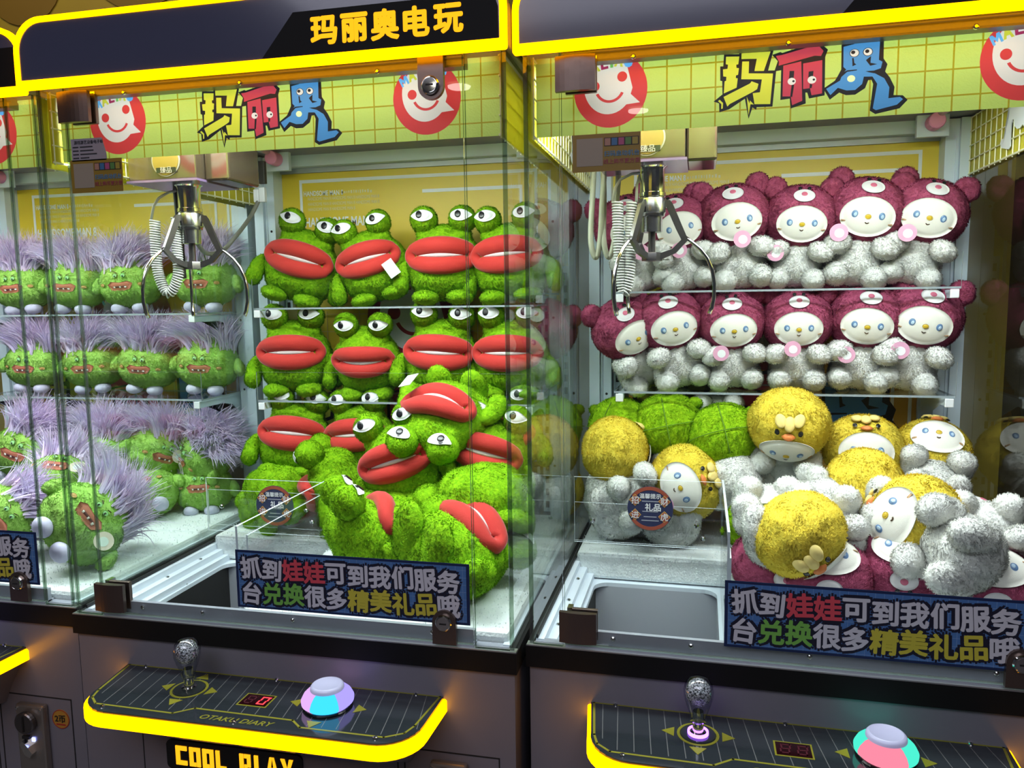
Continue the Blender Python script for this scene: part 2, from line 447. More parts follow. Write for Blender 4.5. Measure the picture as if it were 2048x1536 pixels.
LM = {'k': P_BLACK, 'k2': P_BLACK, 'y': P_YEL, 'r': P_LRED, 'b': P_BLUE, 'w': P_WHITE, 'h': P_HOLE}
LN = {'k': 'logo_outline', 'y': 'logo_character', 'r': 'logo_character', 'b': 'logo_character', 'k2': 'logo_detail', 'w': 'logo_eye', 'h': 'logo_gap'}
def grow(pts, w):
    n = len(pts); ar = sum(pts[i][0] * pts[(i + 1) % n][1] - pts[(i + 1) % n][0] * pts[i][1] for i in range(n)); sg = 1 if ar > 0 else -1; out = []
    for i in range(n):
        p0, p1, p2 = Vector(pts[i - 1]), Vector(pts[i]), Vector(pts[(i + 1) % n])
        n1 = (p1 - p0).normalized(); n2 = (p2 - p1).normalized(); m = Vector((n1.y + n2.y, -n1.x - n2.x))
        if m.length < 0.3: out.append(tuple(p1)); continue
        m = m.normalized() * sg * w; out.append((p1.x + m.x, p1.y + m.y))
    return out
def word_items(cx, cz, su, sv, shear=(-0.064, 0.054)):
    """The three big cartoon characters of the arcade's name."""
    def T(p):
        u = (p[0] - 1000) / 1000.0; v = (500 - p[1]) / 1000.0
        return (cx + su * u + sv * v * shear[1], cz + sv * v + su * u * shear[0])
    it = [(LN[k], LM[k], [T(p) for p in (grow(pts, 13) if k == 'k' else pts)]) for k, pts in LOGO]
    for k, x, yy, r in LOGO_EYES: it.append((LN[k], LM[k], [T((x + r * math.cos(w * PI / 9), yy + r * math.sin(w * PI / 9))) for w in range(18)]))
    return it
def smile_items(cx, cz, r, clip=0.95, dark=False):
    def T(p): return (cx + r * p[0], cz + r * p[1])
    def cut(pts, top): return [(x, min(z, top)) for x, z in pts]
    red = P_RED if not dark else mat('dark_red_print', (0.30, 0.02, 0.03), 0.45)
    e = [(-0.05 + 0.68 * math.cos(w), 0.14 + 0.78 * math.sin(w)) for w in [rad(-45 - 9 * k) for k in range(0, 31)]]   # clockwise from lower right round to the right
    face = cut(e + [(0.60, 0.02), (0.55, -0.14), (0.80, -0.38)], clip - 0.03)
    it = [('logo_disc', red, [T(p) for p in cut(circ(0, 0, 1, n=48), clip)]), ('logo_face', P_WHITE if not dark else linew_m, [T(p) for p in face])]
    GL = {'M': [(-.5, -.5), (-.5, .5), (-.2, .5), (0, .1), (.2, .5), (.5, .5), (.5, -.5), (.25, -.5), (.25, .05), (0, -.35), (-.25, .05), (-.25, -.5)], 'A': [(-.5, -.5), (-.15, .5), (.15, .5), (.5, -.5), (.22, -.5), (.14, -.2), (-.14, -.2), (-.22, -.5)],
          'L': [(-.4, .5), (-.1, .5), (-.1, -.22), (.4, -.22), (.4, -.5), (-.4, -.5)], 'I': [(-.16, -.5), (-.16, .5), (.16, .5), (.16, -.5)], 'O': [(-.45, -.25), (-.45, .25), (-.2, .5), (.2, .5), (.45, .25), (.45, -.25), (.2, -.5), (-.2, -.5)]}
    for ch, x, z, m, ro in (('M', -0.66, 0.50, P_CY, 0.45), ('A', -0.42, 0.61, P_LY, 0.3), ('L', -0.17, 0.68, P_LR, 0.15), ('I', 0.03, 0.71, P_GRN, 0.05), ('A', 0.23, 0.72, P_LY, -0.12), ('O', 0.49, 0.69, P_CY, -0.3)):
        s_ = 0.25; it.append(('logo_letter', m, [T((x + s_ * (px * math.cos(ro) - pz * math.sin(ro)), z + s_ * (px * math.sin(ro) + pz * math.cos(ro)))) for px, pz in GL[ch]]))
    for ex, ez in ((-0.43, 0.12), (0.32, 0.33)): it.append(('logo_eye', red, [T(p) for p in circ(ex, ez, 0.135, n=20)]))
    a = [(-0.02 + 0.42 * math.cos(t_), 0.08 + 0.42 * math.sin(t_)) for t_ in [rad(205 + 130 * k / 14) for k in range(15)]]
    a2 = [(-0.02 + 0.34 * math.cos(t_), 0.08 + 0.35 * math.sin(t_)) for t_ in [rad(335 - 130 * k / 14) for k in range(15)]]
    it.append(('logo_smile', red, [T(p) for p in a + a2]))
    return it
SEG7 = [(0, 1, 0), (1, 1, 1), (1, 0, 1), (0, 0, 0), (0, 0, 1), (0, 1, 1), (0, .5, 0)]

# ------------------------------------------------------------------ one claw machine
CON_OUT = None
def console_outline(inset, n=8):
    """Top outline of the control console, counter clockwise seen from above, open towards the cabinet."""
    x0, x1, y0, y1, r = 0.092 - 0.0 + inset, 0.688 - inset, -0.152 + inset, 0.004, 0.065 - inset * 0.6
    out = [(x0, y1)]
    for k in range(n + 1):
        w = PI + 0.5 * PI * k / n; out.append((x0 + 0.012 + r + r * math.cos(w), y0 + r + r * math.sin(w)))
    for k in range(n + 1):
        w = 1.5 * PI + 0.5 * PI * k / n; out.append((x1 - 0.004 - r + r * math.cos(w), y0 + r + r * math.sin(w)))
    out.append((x1, y1))
    return out

def claw_machine(label, ox, oy, rz, lit_digit, btn_cols, joy_glow, guard_lift=0.0):
    M = Matrix.Translation((ox, oy, 0)) @ Matrix.Rotation(rz, 4, 'Z')
    root = thing('claw_machine', label, 'claw machine', M, 'claw machines standing side by side')
    # ---- base cabinet
    b = MB()
    b.box(0, 0.8, 0, 0.012, 0.06, 0.765); b.box(0, 0.012, 0.012, 0.70, 0.06, 0.765); b.box(0.788, 0.8, 0.012, 0.70, 0.06, 0.765); b.box(0, 0.8, 0.70, 0.712, 0.06, 1.70)
    b.box(0.02, 0.78, 0.02, 0.69, 0.0, 0.08)
    base = b.build('base_cabinet', body_m, root)
    # seams and doors of the front
    for r_ in ((0.118, 0.1195, 0.10, 0.60), (0.60, 0.602, 0.10, 0.60), (0.612, 0.774, 0.617, 0.619), (0.772, 0.774, 0.12, 0.617), (0.612, 0.614, 0.12, 0.617)):
        MB().box(r_[0], r_[1], -0.0008, 0.0005, r_[2], r_[3]).build('panel_seam', seam_m, base)
    # coin unit
    c = MB(); c.box(0.660, 0.722, -0.014, 0.0, 0.46, 0.606, 0.004); cu = c.build('coin_plate', mat('coin_plate_metal', (0.36, 0.33, 0.30), 0.38, metal=0.8), base)
    c = MB(); c.lathe([(0.001, 0), (0.019, 0), (0.021, 0.004), (0.021, 0.010), (0.019, 0.012), (0.001, 0.012)], (0.688, -0.014, 0.575), 24, 'y'); c.build('coin_entry', dark_metal_m, base)
    MB().box(0.6865, 0.6895, -0.0275, -0.026, 0.560, 0.590).build('coin_slot', seam_m, base)
    MB().box(0.674, 0.690, -0.018, -0.012, 0.540, 0.546, 0.001).build('coin_return_gap', seam_m, base)
    MB().box(0.694, 0.701, -0.0165, -0.013, 0.536, 0.544, 0.001).build('coin_lamp', emis('blue_led', (0.25, 0.3, 1.0), 4), base)
    c = MB(); c.prism([(0.680, 0.540), (0.692, 0.528), (0.700, 0.516), (0.694, 0.508), (0.684, 0.512), (0.674, 0.532)], -0.024, -0.014); c.build('reject_lever', chrome_m, base)
    studs('plate_screw', [(x, -0.014, z) for x, z in ((0.664, 0.598), (0.716, 0.598), (0.664, 0.468), (0.718, 0.466))], 0.0025, 0.002, chrome_m, base)
    st = MB().prism(circ(0.748, 0.578, 0.0185), -0.0012, 0).build('price_sticker', mat('sticker_orange', (0.42, 0.22, 0.03), 0.5), base)
    b = MB(); ring_prism(b, circ(0.748, 0.578, 0.0185), circ(0.748, 0.578, 0.0172), -0.0016, -0.001); b.build('sticker_rim', mat('sticker_red', (0.35, 0.03, 0.02), 0.5), base)
    lettering('sticker_text', '2币', 0.016, mat('sticker_ink', (0.02, 0.015, 0.01), 0.5), base, (0.747, -0.0018, 0.579), offset=0.02)
    MB().box(0.738, 0.758, -0.0016, -0.001, 0.566, 0.569).build('sticker_line', mat('sticker_red', (0.35, 0.03, 0.02), 0.5), base)
    # glowing name plate
    MB().prism(rrect(0.168, 0.43, 0.528, 0.582, 0.010), -0.004, 0).build('name_plate', black_m, base)
    def blk(rects, x, tri=None):
        q = MB()
        for (a0, a1, c0, c1) in rects: q.box(x + a0, x + a1, -0.0055, -0.0035, 0.538 + c0, 0.538 + c1)
        for t in (tri or []): q.prism([(x + px, 0.538 + pz) for px, pz in t], -0.0055, -0.0035)
        q.build('glowing_letter', sign_led_m, base)
    H = 0.035
    blk([(0, .008, 0, H), (.0075, .022, H - .008, H), (.0075, .022, 0, .008)], 0.187)
    for x in (0.214, 0.240): blk([(0, .0075, 0, H), (.014, .0215, 0, H), (.0085, .0135, H - .007, H), (.007, .0125, 0, .007)], x)
    blk([(0, .0075, 0, H), (.007, .0195, 0, .007)], 0.266)
    blk([(0, .0075, 0, H), (.009, .021, H - .007, H), (.0145, .021, .012, H), (.009, .0145, .010, .016)], 0.312)
    blk([(0, .0075, 0, H), (.007, .0195, 0, .007)], 0.340)
    blk([(.0085, .0155, .010, .016)], 0.362, [[(0, 0), (.007, 0), (.012, H), (.0075, H)], [(.016, 0), (.0235, 0), (.0155, H), (.0125, H)]])
    blk([(.0085, .0155, 0, .016)], 0.390, [[(0, H), (.0075, H), (.0125, .016), (.0085, .012)], [(.016, H), (.0235, H), (.0155, .012), (.0118, .016)]])
    # black band under the glass
    t = MB(); t.box(-0.005, 0.805, -0.007, 0.012, 0.764, 0.7985); t.box(-0.005, 0.010, 0.012, 0.712, 0.764, 0.7985); t.box(0.790, 0.805, 0.012, 0.712, 0.764, 0.7985)
    t.build('black_band', band_m, base)
    t = MB(); t.box(-0.004, 0.804, -0.0066, 0.008, 0.7985, 0.8005); t.build('band_edge', alu_m, base)
    # ---- console
    zt = 0.712
    o0 = console_outline(0.0); o1 = console_outline(0.0055)
    b = MB()
    low = [(x * 0.94 + 0.39 * 0.06, y * 0.86) for x, y in o0]; low2 = [(x * 0.86 + 0.39 * 0.14, y * 0.55) for x, y in o0]; low3 = [(x * 0.8 + 0.39 * 0.2, y * 0.10) for x, y in o0]
    n = len(o0); vs = []
    for ring, z in ((low3, 0.600), (low2, 0.640), (low, 0.680), ([(x * 0.985 + 0.39 * 0.015, y * 0.97) for x, y in o0], 0.689)): vs += [(x, y, z) for x, y in ring]
    fs = []
    for i in range(3):
        for k in range(n - 1): fs.append((i * n + k, i * n + k + 1, (i + 1) * n + k + 1, (i + 1) * n + k))
    fs.append(tuple(range(n))[::-1]); fs.append(tuple(range(3 * n, 4 * n)))
    b.add(vs, fs)
    con = b.build('control_console', body_m, root, smooth=True, angle=50)
    b = MB(); nn = len(o0)
    vs = []
    prof = [(0.0, 0.6885), (-0.0, 0.7060), (0.002, 0.7085), (0.0055, 0.7090)]
    rings = [console_outline(i) for i, z in prof]
    for ring, (i, z) in zip(rings, prof): vs += [(x, y, z) for x, y in ring]
    vs += [(x, y, 0.690) for x, y in rings[-1]]
    fs = []
    for i in range(4):
        for k in range(nn - 1): fs.append((i * nn + k, i * nn + k + 1, (i + 1) * nn + k + 1, (i + 1) * nn + k))
    b.add(vs, fs)
    lab(b.build('light_strip', led_m, con, smooth=True, angle=50), 'glowing yellow light strip round the console edge')
    b = MB(); b.prism(o1, 0.690, zt + 0.0005, 'xy')
    lab(b.build('console_top', mat('console_glass', (0.028, 0.034, 0.040), 0.10, coat=0.5), con), 'black gloss control panel')
    ins = mat('panel_yellow', (0.27, 0.25, 0.02), 0.35); grey = mat('panel_stripe', (0.16, 0.16, 0.16), 0.35)
    zz = zt + 0.0006
    b = MB()
    nst = 24
    for k in range(nst):
        f = k / (nst - 1.0); xt = 0.117 + f * (0.655 - 0.117); xb = 0.128 + f * (0.672 - 0.128)
        yb = -0.108 if 0.30 < xb < 0.485 else -0.122
        if xb < 0.15 or xb > 0.66: yb = -0.098
        b.prism([(xt - .0006, -0.003), (xt + .0006, -0.003), (xb + .0006, yb), (xb - .0006, yb)], zz - 0.0003, zz, 'xy')
    b.build('panel_stripes', grey, con)
    line = [(0.103, -0.001), (0.115, -0.09), (0.122, -0.112), (0.142, -0.128), (0.283, -0.130), (0.309, -0.110), (0.478, -0.112), (0.498, -0.128), (0.632, -0.128), (0.658, -0.112), (0.666, -0.09), (0.677, -0.001)]
    b = MB()
    def seg(p, q, w):
        d = Vector((q[0] - p[0], q[1] - p[1], 0)); nrm = Vector((-d.y, d.x, 0)).normalized() * w; e = d.normalized() * w
        b.prism([(p[0] - nrm.x - e.x, p[1] - nrm.y - e.y), (q[0] - nrm.x + e.x, q[1] - nrm.y + e.y), (q[0] + nrm.x + e.x, q[1] + nrm.y + e.y), (p[0] + nrm.x - e.x, p[1] + nrm.y - e.y)], zz - 0.0003, zz + 0.0002, 'xy')
    for i in range(len(line)): seg(line[i], line[(i + 1) % len(line)], 0.0017)
    b.build('panel_border', ins, con)
    jx, jy = 0.262, -0.058; bx_, by_ = 0.512, -0.062
    for cx, cy, rr in ((jx, jy, 0.030), (bx_, by_, 0.043)):
        for w in (0, 90, 180, 270):
            a = rad(w); d = (math.cos(a), math.sin(a)); p = (-d[1], d[0]); r0 = rr + 0.004; r1 = rr + 0.022
            MB().prism([(cx + d[0] * r1, cy + d[1] * r1), (cx + d[0] * r0 + p[0] * .012, cy + d[1] * r0 + p[1] * .012), (cx + d[0] * r0 - p[0] * .012, cy + d[1] * r0 - p[1] * .012)], zz - 0.0003, zz + 0.0004, 'xy').build('panel_arrow', ins, con)
    lettering('panel_lettering', 'OTAKU DIARY', 0.0165, ins, con, (0.394, -0.1295, zz), flat=True, sx=1.12, shear=0.25, offset=0.01, extrude=0.0003)
    # joystick
    b = MB(); ring_prism(b, circ(jx, jy, 0.030, n=32), circ(jx, jy, 0.026, n=32), zz - 0.0003, zz + 0.0005, 'xy'); b.build('joystick_ring', ins, con)
    b = MB(); b.lathe([(0.001, 0), (0.0255, 0), (0.0245, 0.002), (0.001, 0.002)], (jx, jy, zz), 28); b.build('joystick_plate', mat('smoky_plate', (0.03, 0.035, 0.035), 0.08), con)
    b = MB(); b.lathe([(0.001, 0), (0.012, 0), (0.012, 0.003), (0.008, 0.004), (0.0075, 0.034), (0.001, 0.034)], (jx, jy, zz + 0.002), 20); b.build('joystick_shaft', chrome_m, con, smooth=True, angle=40)
    if joy_glow:
        b = MB(); ring_prism(b, circ(jx, jy, 0.015), circ(jx, jy, 0.0125), zz + 0.002, zz + 0.006, 'xy'); b.build('joystick_lamp', emis('violet_led', (0.35, 0.12, 1.0), 6), con)
    b = MB(); b.lathe([(0.001, 0), (0.0095, 0), (0.011, 0.004), (0.0125, 0.012), (0.0175, 0.026), (0.021, 0.038), (0.0215, 0.048), (0.019, 0.058), (0.012, 0.0655), (0.001, 0.068)], (jx, jy, zz + 0.020), 28)
    knob = lab(b.build('joystick_knob', pane_mat('knob_shell', (0.80, 0.82, 0.86), 2.1, 0.03), con, smooth=True), 'clear crackled crystal joystick knob')
    ck = bpy.data.materials.get('knob_crackle_glints')
    if ck is None:
        ck = mat('knob_crackle_glints', (0.85, 0.87, 0.9), 0.12, metal=0.55); nd = ck.node_tree.nodes; lk = ck.node_tree.links; pb = nd['Principled BSDF']
        nz = nd.new('ShaderNodeTexNoise'); nz.inputs['Scale'].default_value = 420; nz.inputs['Detail'].default_value = 6; tcn = nd.new('ShaderNodeTexCoord'); lk.new(tcn.outputs['Object'], nz.inputs['Vector'])
        rp = nd.new('ShaderNodeValToRGB'); rp.color_ramp.elements[0].position = 0.42; rp.color_ramp.elements[0].color = (0.10, 0.11, 0.12, 1); rp.color_ramp.elements[1].position = 0.56; rp.color_ramp.elements[1].color = (0.95, 0.96, 1, 1)  # pale and dark speckle paints the crackle with its bright reflections
        lk.new(nz.outputs['Fac'], rp.inputs[0]); lk.new(rp.outputs[0], pb.inputs['Base Color'])
        bpn = nd.new('ShaderNodeBump'); bpn.inputs['Strength'].default_value = 1.0; bpn.inputs['Distance'].default_value = 0.004; lk.new(nz.outputs['Fac'], bpn.inputs['Height']); lk.new(bpn.outputs[0], pb.inputs['Normal'])
    q = MB(); q.ell((jx, jy, zz + 0.064), (0.0185, 0.0185, 0.0205)); q.build('crackled_core', ck, con, smooth=True)
    # counter
    MB().box(0.366, 0.418, -0.088, -0.051, zz - 0.0003, zz + 0.0003).build('display_frame', ins, con)
    disp = MB().box(0.3685, 0.4155, -0.0855, -0.0535, zz, zz + 0.0006).build('digit_display', mat('display_dark', (0.02, 0.002, 0.004), 0.15), con)
    for dx, lit in ((0.3735, False), (0.3965, lit_digit)):
        b = MB(); w_, h_ = 0.0135, 0.022; y0 = -0.0805; tk = 0.0022
        segs = [(0, w_, h_ - tk, h_), (0, w_, 0, tk), (0, tk, 0, h_ / 2 - .0005), (0, tk, h_ / 2 + .0005, h_), (w_ - tk, w_, 0, h_ / 2 - .0005), (w_ - tk, w_, h_ / 2 + .0005, h_)]
        if not lit: segs.append((tk, w_ - tk, h_ / 2 - tk / 2, h_ / 2 + tk / 2))
        for a0, a1, c0, c1 in segs: b.box(dx + a0 + c0 * .15, dx + a1 + c0 * .15, y0 + c0, y0 + c1, zz + .0005, zz + .0009)
        b.build('digit', emis('red_led', (1.0, 0.04, 0.05), 3.0) if lit else mat('unlit_digit', (0.09, 0.01, 0.02), 0.4), con)
    # push button
    b = MB(); b.lathe([(0.001, 0), (0.038, 0), (0.039, 0.002), (0.037, 0.004), (0.001, 0.004)], (bx_, by_, zz), 36); b.build('button_base', black_m, con)
    for i, (a0, colr) in enumerate(btn_cols):
        b = MB(); a1 = btn_cols[(i + 1) % len(btn_cols)][0]
        if a1 <= a0: a1 += 360
        prof = [(0.035, 0.004), (0.0405, 0.009), (0.041, 0.014), (0.0375, 0.021), (0.0305, 0.0275), (0.0245, 0.030)]
        ns = 10; vs = []; fs = []
        for k in range(ns + 1):
            a = rad(a0 + (a1 - a0) * k / ns)
            for r, h in prof: vs.append((bx_ + r * math.cos(a), by_ + r * math.sin(a), zz + h))
        m_ = len(prof)
        for k in range(ns):
            for j in range(m_ - 1): fs.append((k * m_ + j, (k + 1) * m_ + j, (k + 1) * m_ + j + 1, k * m_ + j + 1))
        b.add(vs, fs); b.build('button_glow', emis('glow_%d_%d_%d' % tuple(int(q * 99) for q in colr), colr, 2.0), con, smooth=True)
    b = MB(); b.lathe([(0.001, 0.0), (0.0265, 0.0), (0.026, 0.004), (0.024, 0.0065), (0.0218, 0.0075), (0.0205, 0.0065), (0.001, 0.0068)], (bx_, by_, zz + 0.0295), 36)
    b.build('button_cap', mat('button_cap', (0.55, 0.56, 0.75), 0.35, emit=(0.5, 0.5, 0.9, 0.15)), con, smooth=True, angle=40)
    studs('console_screw', [(x, y, zz) for x, y in ((0.160, -0.134), (0.392, -0.134), (0.621, -0.133), (0.136, 0.0), (0.388, 0.0), (0.636, 0.0))], 0.004, 0.003, chrome_m, con, 'z')
    # ---- deck with the prize chute
    d = MB(); x0, x1, y0, y1, r = 0.055, 0.296, 0.03, 0.380, 0.03
    d.box(0.008, x0, 0.01, 0.70, 0.757, 0.765); d.box(x1, 0.792, 0.01, 0.70, 0.757, 0.765); d.box(x0, x1, y1, 0.70, 0.757, 0.765); d.box(x0, x1, 0.008, y0, 0.757, 0.765)
    for cx, cy, sx_, sy_ in ((x0, y1, 1, -1), (x1, y1, -1, -1), (x0, y0, 1, 1), (x1, y0, -1, 1)):
        pts = [(cx, cy)] + [(cx + sx_ * (r - r * math.cos(rad(a))), cy + sy_ * (r - r * math.sin(rad(a)))) for a in range(0, 91, 15)]
        d.prism(pts, 0.757, 0.765, 'xy')
    deck = d.build('prize_deck', deck_m, root)
    c = MB(); c.box(x0 - .004, x1 + .004, y1, y1 + .004, 0.30, 0.757); c.box(x1, x1 + .004, y0, y1, 0.30, 0.757); c.box(x0, x1, y0, y1, 0.298, 0.30)
    c.build('chute_wall', liner_m, deck)
    c = MB(); c.box(x0 - .004, x0, y0, y1, 0.30, 0.757); c.box(x0, x1, y0 - .004, y0, 0.30, 0.757); c.build('chute_shaded_side', seam_m, deck)  # unlit chute walls, their shade painted as black
    # side sills inside the glass
    for side in (0, 1):
        q = MB()
        for a0, a1, h in ((0.008, 0.021, 0.803), (0.021, 0.036, 0.790), (0.036, 0.050, 0.778)):
            A0, A1 = (a0, a1) if side == 0 else (0.8 - a1, 0.8 - a0); q.box(A0, A1, 0.012, 0.69, 0.765, h)
        q.build('side_sill', deck_m, deck)
        a0, a1 = (0.008, 0.0115) if side == 0 else (0.7885, 0.792)
        if side == 0: MB().box(a0, a1, 0.012, 0.69, 0.804, 0.810).build('rubber_seal', rubber_m, deck)
    studs('sill_screw', [(0.028, y, 0.790) for y in (0.10, 0.21, 0.32)] + [(0.047, y, 0.7652) for y in (0.13, 0.24)], 0.004, 0.0028, chrome_m, deck, 'z')
    # front sill rail
    q = MB(); q.box(0.058, 0.735, 0.006, 0.014, 0.800, 0.826); q.box(0.058, 0.735, -0.002, 0.02, 0.7995, 0.804); q.box(0.008, 0.79, 0.006, 0.02, 0.7995, 0.8015)
    rail = q.build('front_rail', railg_m, root)
    studs('rail_screw', [(x, 0.006, 0.817) for x in (0.132, 0.25, 0.42, 0.665)], 0.004, 0.003, chrome_m, rail)
    # fleece mat
    rng = random.Random(5)
    q = MB(); q.box(0.014, 0.786, 0.392, 0.688, 0.766, 0.822, 0.008); q.box(0.312, 0.786, 0.022, 0.395, 0.766, 0.818, 0.008)
    for k in range(5200):
        if k % 3:
            x, y = rng.uniform(0.016, 0.784), rng.uniform(0.025, 0.68)
            if y < 0.392 and x < 0.314: continue
            p = Vector((x, y, 0.8205 if y > 0.392 else 0.8165)); nn_ = Vector((rng.uniform(-.6, .6), rng.uniform(-.6, .6), 1)).normalized()
        elif k % 2:
            p = Vector((rng.uniform(0.016, 0.312), 0.3935, rng.uniform(0.77, 0.82))); nn_ = Vector((rng.uniform(-.6, .6), -1, rng.uniform(-.6, .6))).normalized()
        else:
            p = Vector((0.3135, rng.uniform(0.025, 0.392), rng.uniform(0.77, 0.817))); nn_ = Vector((-1, rng.uniform(-.6, .6), rng.uniform(-.6, .6))).normalized()
        e = nn_.orthogonal().normalized() * 0.0011; q.add([p + e, p - e, p + nn_ * 0.0055], [(0, 1, 2)])
    lab(q.build('fleece_mat', mat_fur_m, root), 'white fleece mat under the toys')
    # chute guard
    g = MB(); g.sheet(0.012, 0.303, 0.376, 0.380, 0.838 + guard_lift * 0.4, 0.958 + guard_lift, 1); guard = g.build('chute_guard', [acryl_m, aedge_m], root)
    MB().sheet(0.302, 0.306, 0.035, 0.380, 0.768, 0.963 + guard_lift, 0).build('guard_side', [acryl_m, aedge_m], guard)
    MB().sheet(0.012, 0.303, 0.3815, 0.3845, 0.85, 0.93, 1).build('guard_overlap', [acryl_m, aedge_m], guard)
    MB().sheet(0.3065, 0.3095, 0.06, 0.372, 0.80, 0.94, 0).build('guard_overlap', [acryl_m, aedge_m], guard)
    studs('guard_bolt', [(x, 0.376, z) for x, z in ((0.05, 0.895), (0.255, 0.895), (0.268, 0.87))], 0.005, 0.004, chrome_m, guard)
    # ---- posts, back panel, beam, rails
    for side in (0, 1):
        q = MB(); f = (lambda x: x) if side == 0 else (lambda x: 0.8 - x)
        def bx2(a0, a1, y0, y1, z0, z1):
            A0, A1 = sorted((f(a0), f(a1))); q.box(A0, A1, y0, y1, z0, z1)
        bx2(0.006, 0.030, 0.645, 0.70, 0.766, 1.70); bx2(0.030, 0.056, 0.655, 0.70, 0.766, 1.70); bx2(0.033, 0.036, 0.652, 0.656, 0.80, 1.66)
        post = q.build('corner_post', white_m, root)
        q = MB(); bx2(0.058, 0.078, 0.684, 0.699, 0.83, 1.42); q.build('slotted_upright', white_m, post)
        sl = MB(); sl.box(-0.004, 0.004, 0, 0.001, 0, 0.016); sm_ = sl.mesh('upright_slot')
        for k in range(19):
            o = put('upright_slot', sm_, seam_m, post); o.location = (f(0.068), 0.6832, 0.84 + k * 0.0305)
        studs('post_hole', [(f(0.045), 0.655, z) for z in (0.95, 1.12, 1.30, 1.52)], 0.003, 0.001, seam_m, post)
        # gantry rail with its rubber bumper
        q = MB(); bx2(0.060, 0.120, 0.618, 0.630, 1.660, 1.716); rl = q.build('rail_bracket', white_m, root)
        q = MB(); q.tube([(f(0.082), 0.06, 1.702), (f(0.082), 0.618, 1.702)], 0.009, 12); q.build('gantry_rail', mat('rail_tube', (0.45, 0.42, 0.40), 0.3, metal=0.6), rl)
        q = MB(); q.lathe([(0.001, 0), (0.015, 0), (0.016, 0.002), (0.016, 0.030), (0.0145, 0.032), (0.001, 0.032)], (f(0.090), 0.618, 1.686), 22, 'y'); lab(q.build('bumper', pink_m, rl), 'pink rubber bumper')
    back = MB().box(0.056, 0.744, 0.698, 0.7005, 0.766, 1.70).build('back_panel', yellow_m, root)
    MB().box(0.056, 0.744, 0.665, 0.698, 1.676, 1.712, 0.002).build('top_beam', white_m, root)
    MB().box(0.056, 0.744, 0.690, 0.698, 1.664, 1.676).build('beam_lip', railg_m, root)  # grey lip under the white beam
    yb = 0.6978
    # prints on the back panel
    MB().prism([(0.056, 0.80), (0.744, 0.80), (0.744, 1.16), (0.42, 1.34), (0.056, 1.16)], yb, 0.6985).build('orange_ground', orange_m, back)
    MB().prism([(0.56, 0.78), (0.744, 0.78), (0.744, 1.02), (0.56, 0.98)], yb - 0.0004, yb).build('dark_ground', mat('charcoal_print', (0.05, 0.05, 0.055), 0.5), back)
    q = MB()
    for (ax0, ax1, az0, az1) in ((0.104, 0.712, 1.640, 1.648), (0.104, 0.111, 0.90, 1.640), (0.705, 0.712, 0.90, 1.640), (0.428, 0.676, 1.604, 1.612), (0.669, 0.676, 0.90, 1.604)):
        q.box(ax0, ax1, yb - 0.0008, yb, az0, az1)
    q.build('white_lines', linew_m, back)
    q = MB()
    for k in range(13): q.box(0.12 + k * 0.044, 0.1212 + k * 0.044, yb - 0.0007, yb, 0.95, 1.32)
    for k in range(9): q.box(0.12, 0.665, yb - 0.0007, yb, 0.96 + k * 0.044, 0.9612 + k * 0.044)
    q.build('fine_grid', mat('faint_lines', (0.68, 0.50, 0.22), 0.5), back)
    lettering('back_lettering', 'HANDSOME MAN 8', 0.017, linew_m, back, (0.168, yb - 0.0004, 1.614), sx=0.72, offset=0.02)
    q = MB()
    rg = random.Random(3); xx = 0.218
    while xx < 0.295:
        w_ = rg.uniform(0.002, 0.005); q.box(xx, xx + w_, yb - .0006, yb, 1.610 + rg.uniform(0, .002), 1.616 + rg.uniform(0, .003)); xx += w_ + 0.003
    q.build('small_print', mat('dim_print', (0.72, 0.68, 0.40), 0.5), back)
    for z, t_ in ((1.597, 'HANDSOME MAN 8 HANDSOME MAN 8 HANDSOME MAN 8'), (1.584, 'HANDSOME MAN 8 HANDSOME MAN 8 HANDSOME MAN 8'), (1.571, 'HANDSOME MAN 8 HANDSOME MAN 8')):
        o = lettering('back_lettering', t_, 0.0115, mat('dim_print', (0.72, 0.68, 0.40), 0.5), back, (0.125, yb - 0.0004, z), sx=0.62, center=False)
    lettering('back_lettering', 'HANDSOME MAN 8', 0.032, linew_m, back, (0.21, yb - 0.0004, 1.543), sx=0.68, offset=0.02)
    lettering('back_lettering', 'GOOD LUCK', 0.016, linew_m, back, (0.155, yb - 0.0004, 1.521), sx=0.7) if False else None
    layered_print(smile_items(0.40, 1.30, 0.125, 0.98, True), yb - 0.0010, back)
    layered_print(word_items(0.42, 1.06, 0.36, 0.30), yb - 0.0010, back)
    # ---- glass
    MB().sheet(0.0, 0.006, 0.0, 0.70, 0.8005, 1.70, 0).build('side_glass', [glass_m, edge_m], root)
    MB().sheet(0.794, 0.80, 0.0, 0.70, 0.8005, 1.70, 0).build('side_glass', [glass_m, edge_m], root)
    MB().sheet(0.0065, 0.054, -0.003, 0.003, 0.8005, 1.70, 1).build('front_strip', [glass_m, edge_m], root)
    MB().sheet(0.738, 0.7935, -0.003, 0.003, 0.8005, 1.70, 1).build('front_strip', [glass_m, edge_m], root)
    door = MB().sheet(0.057, 0.735, -0.003, 0.003, 0.806, 1.698, 1).build('glass_door', [glass_m, edge_m], root)
    for z0, z1 in ((1.641, 1.690), (0.812, 0.861)):
        q = MB(); prof = [(0.050 + 0.058 * k / 8.0, -0.012 - 0.004 * math.sin(PI * k / 8.0)) for k in range(9)] + [(0.108, -0.005), (0.050, -0.005)]
        q.prism(prof, z0, z1, 'xy'); q.box(0.062, 0.108, 0.005, 0.012, z0, z1, 0.001)
        hg = q.build('hinge', bronze_m, door)
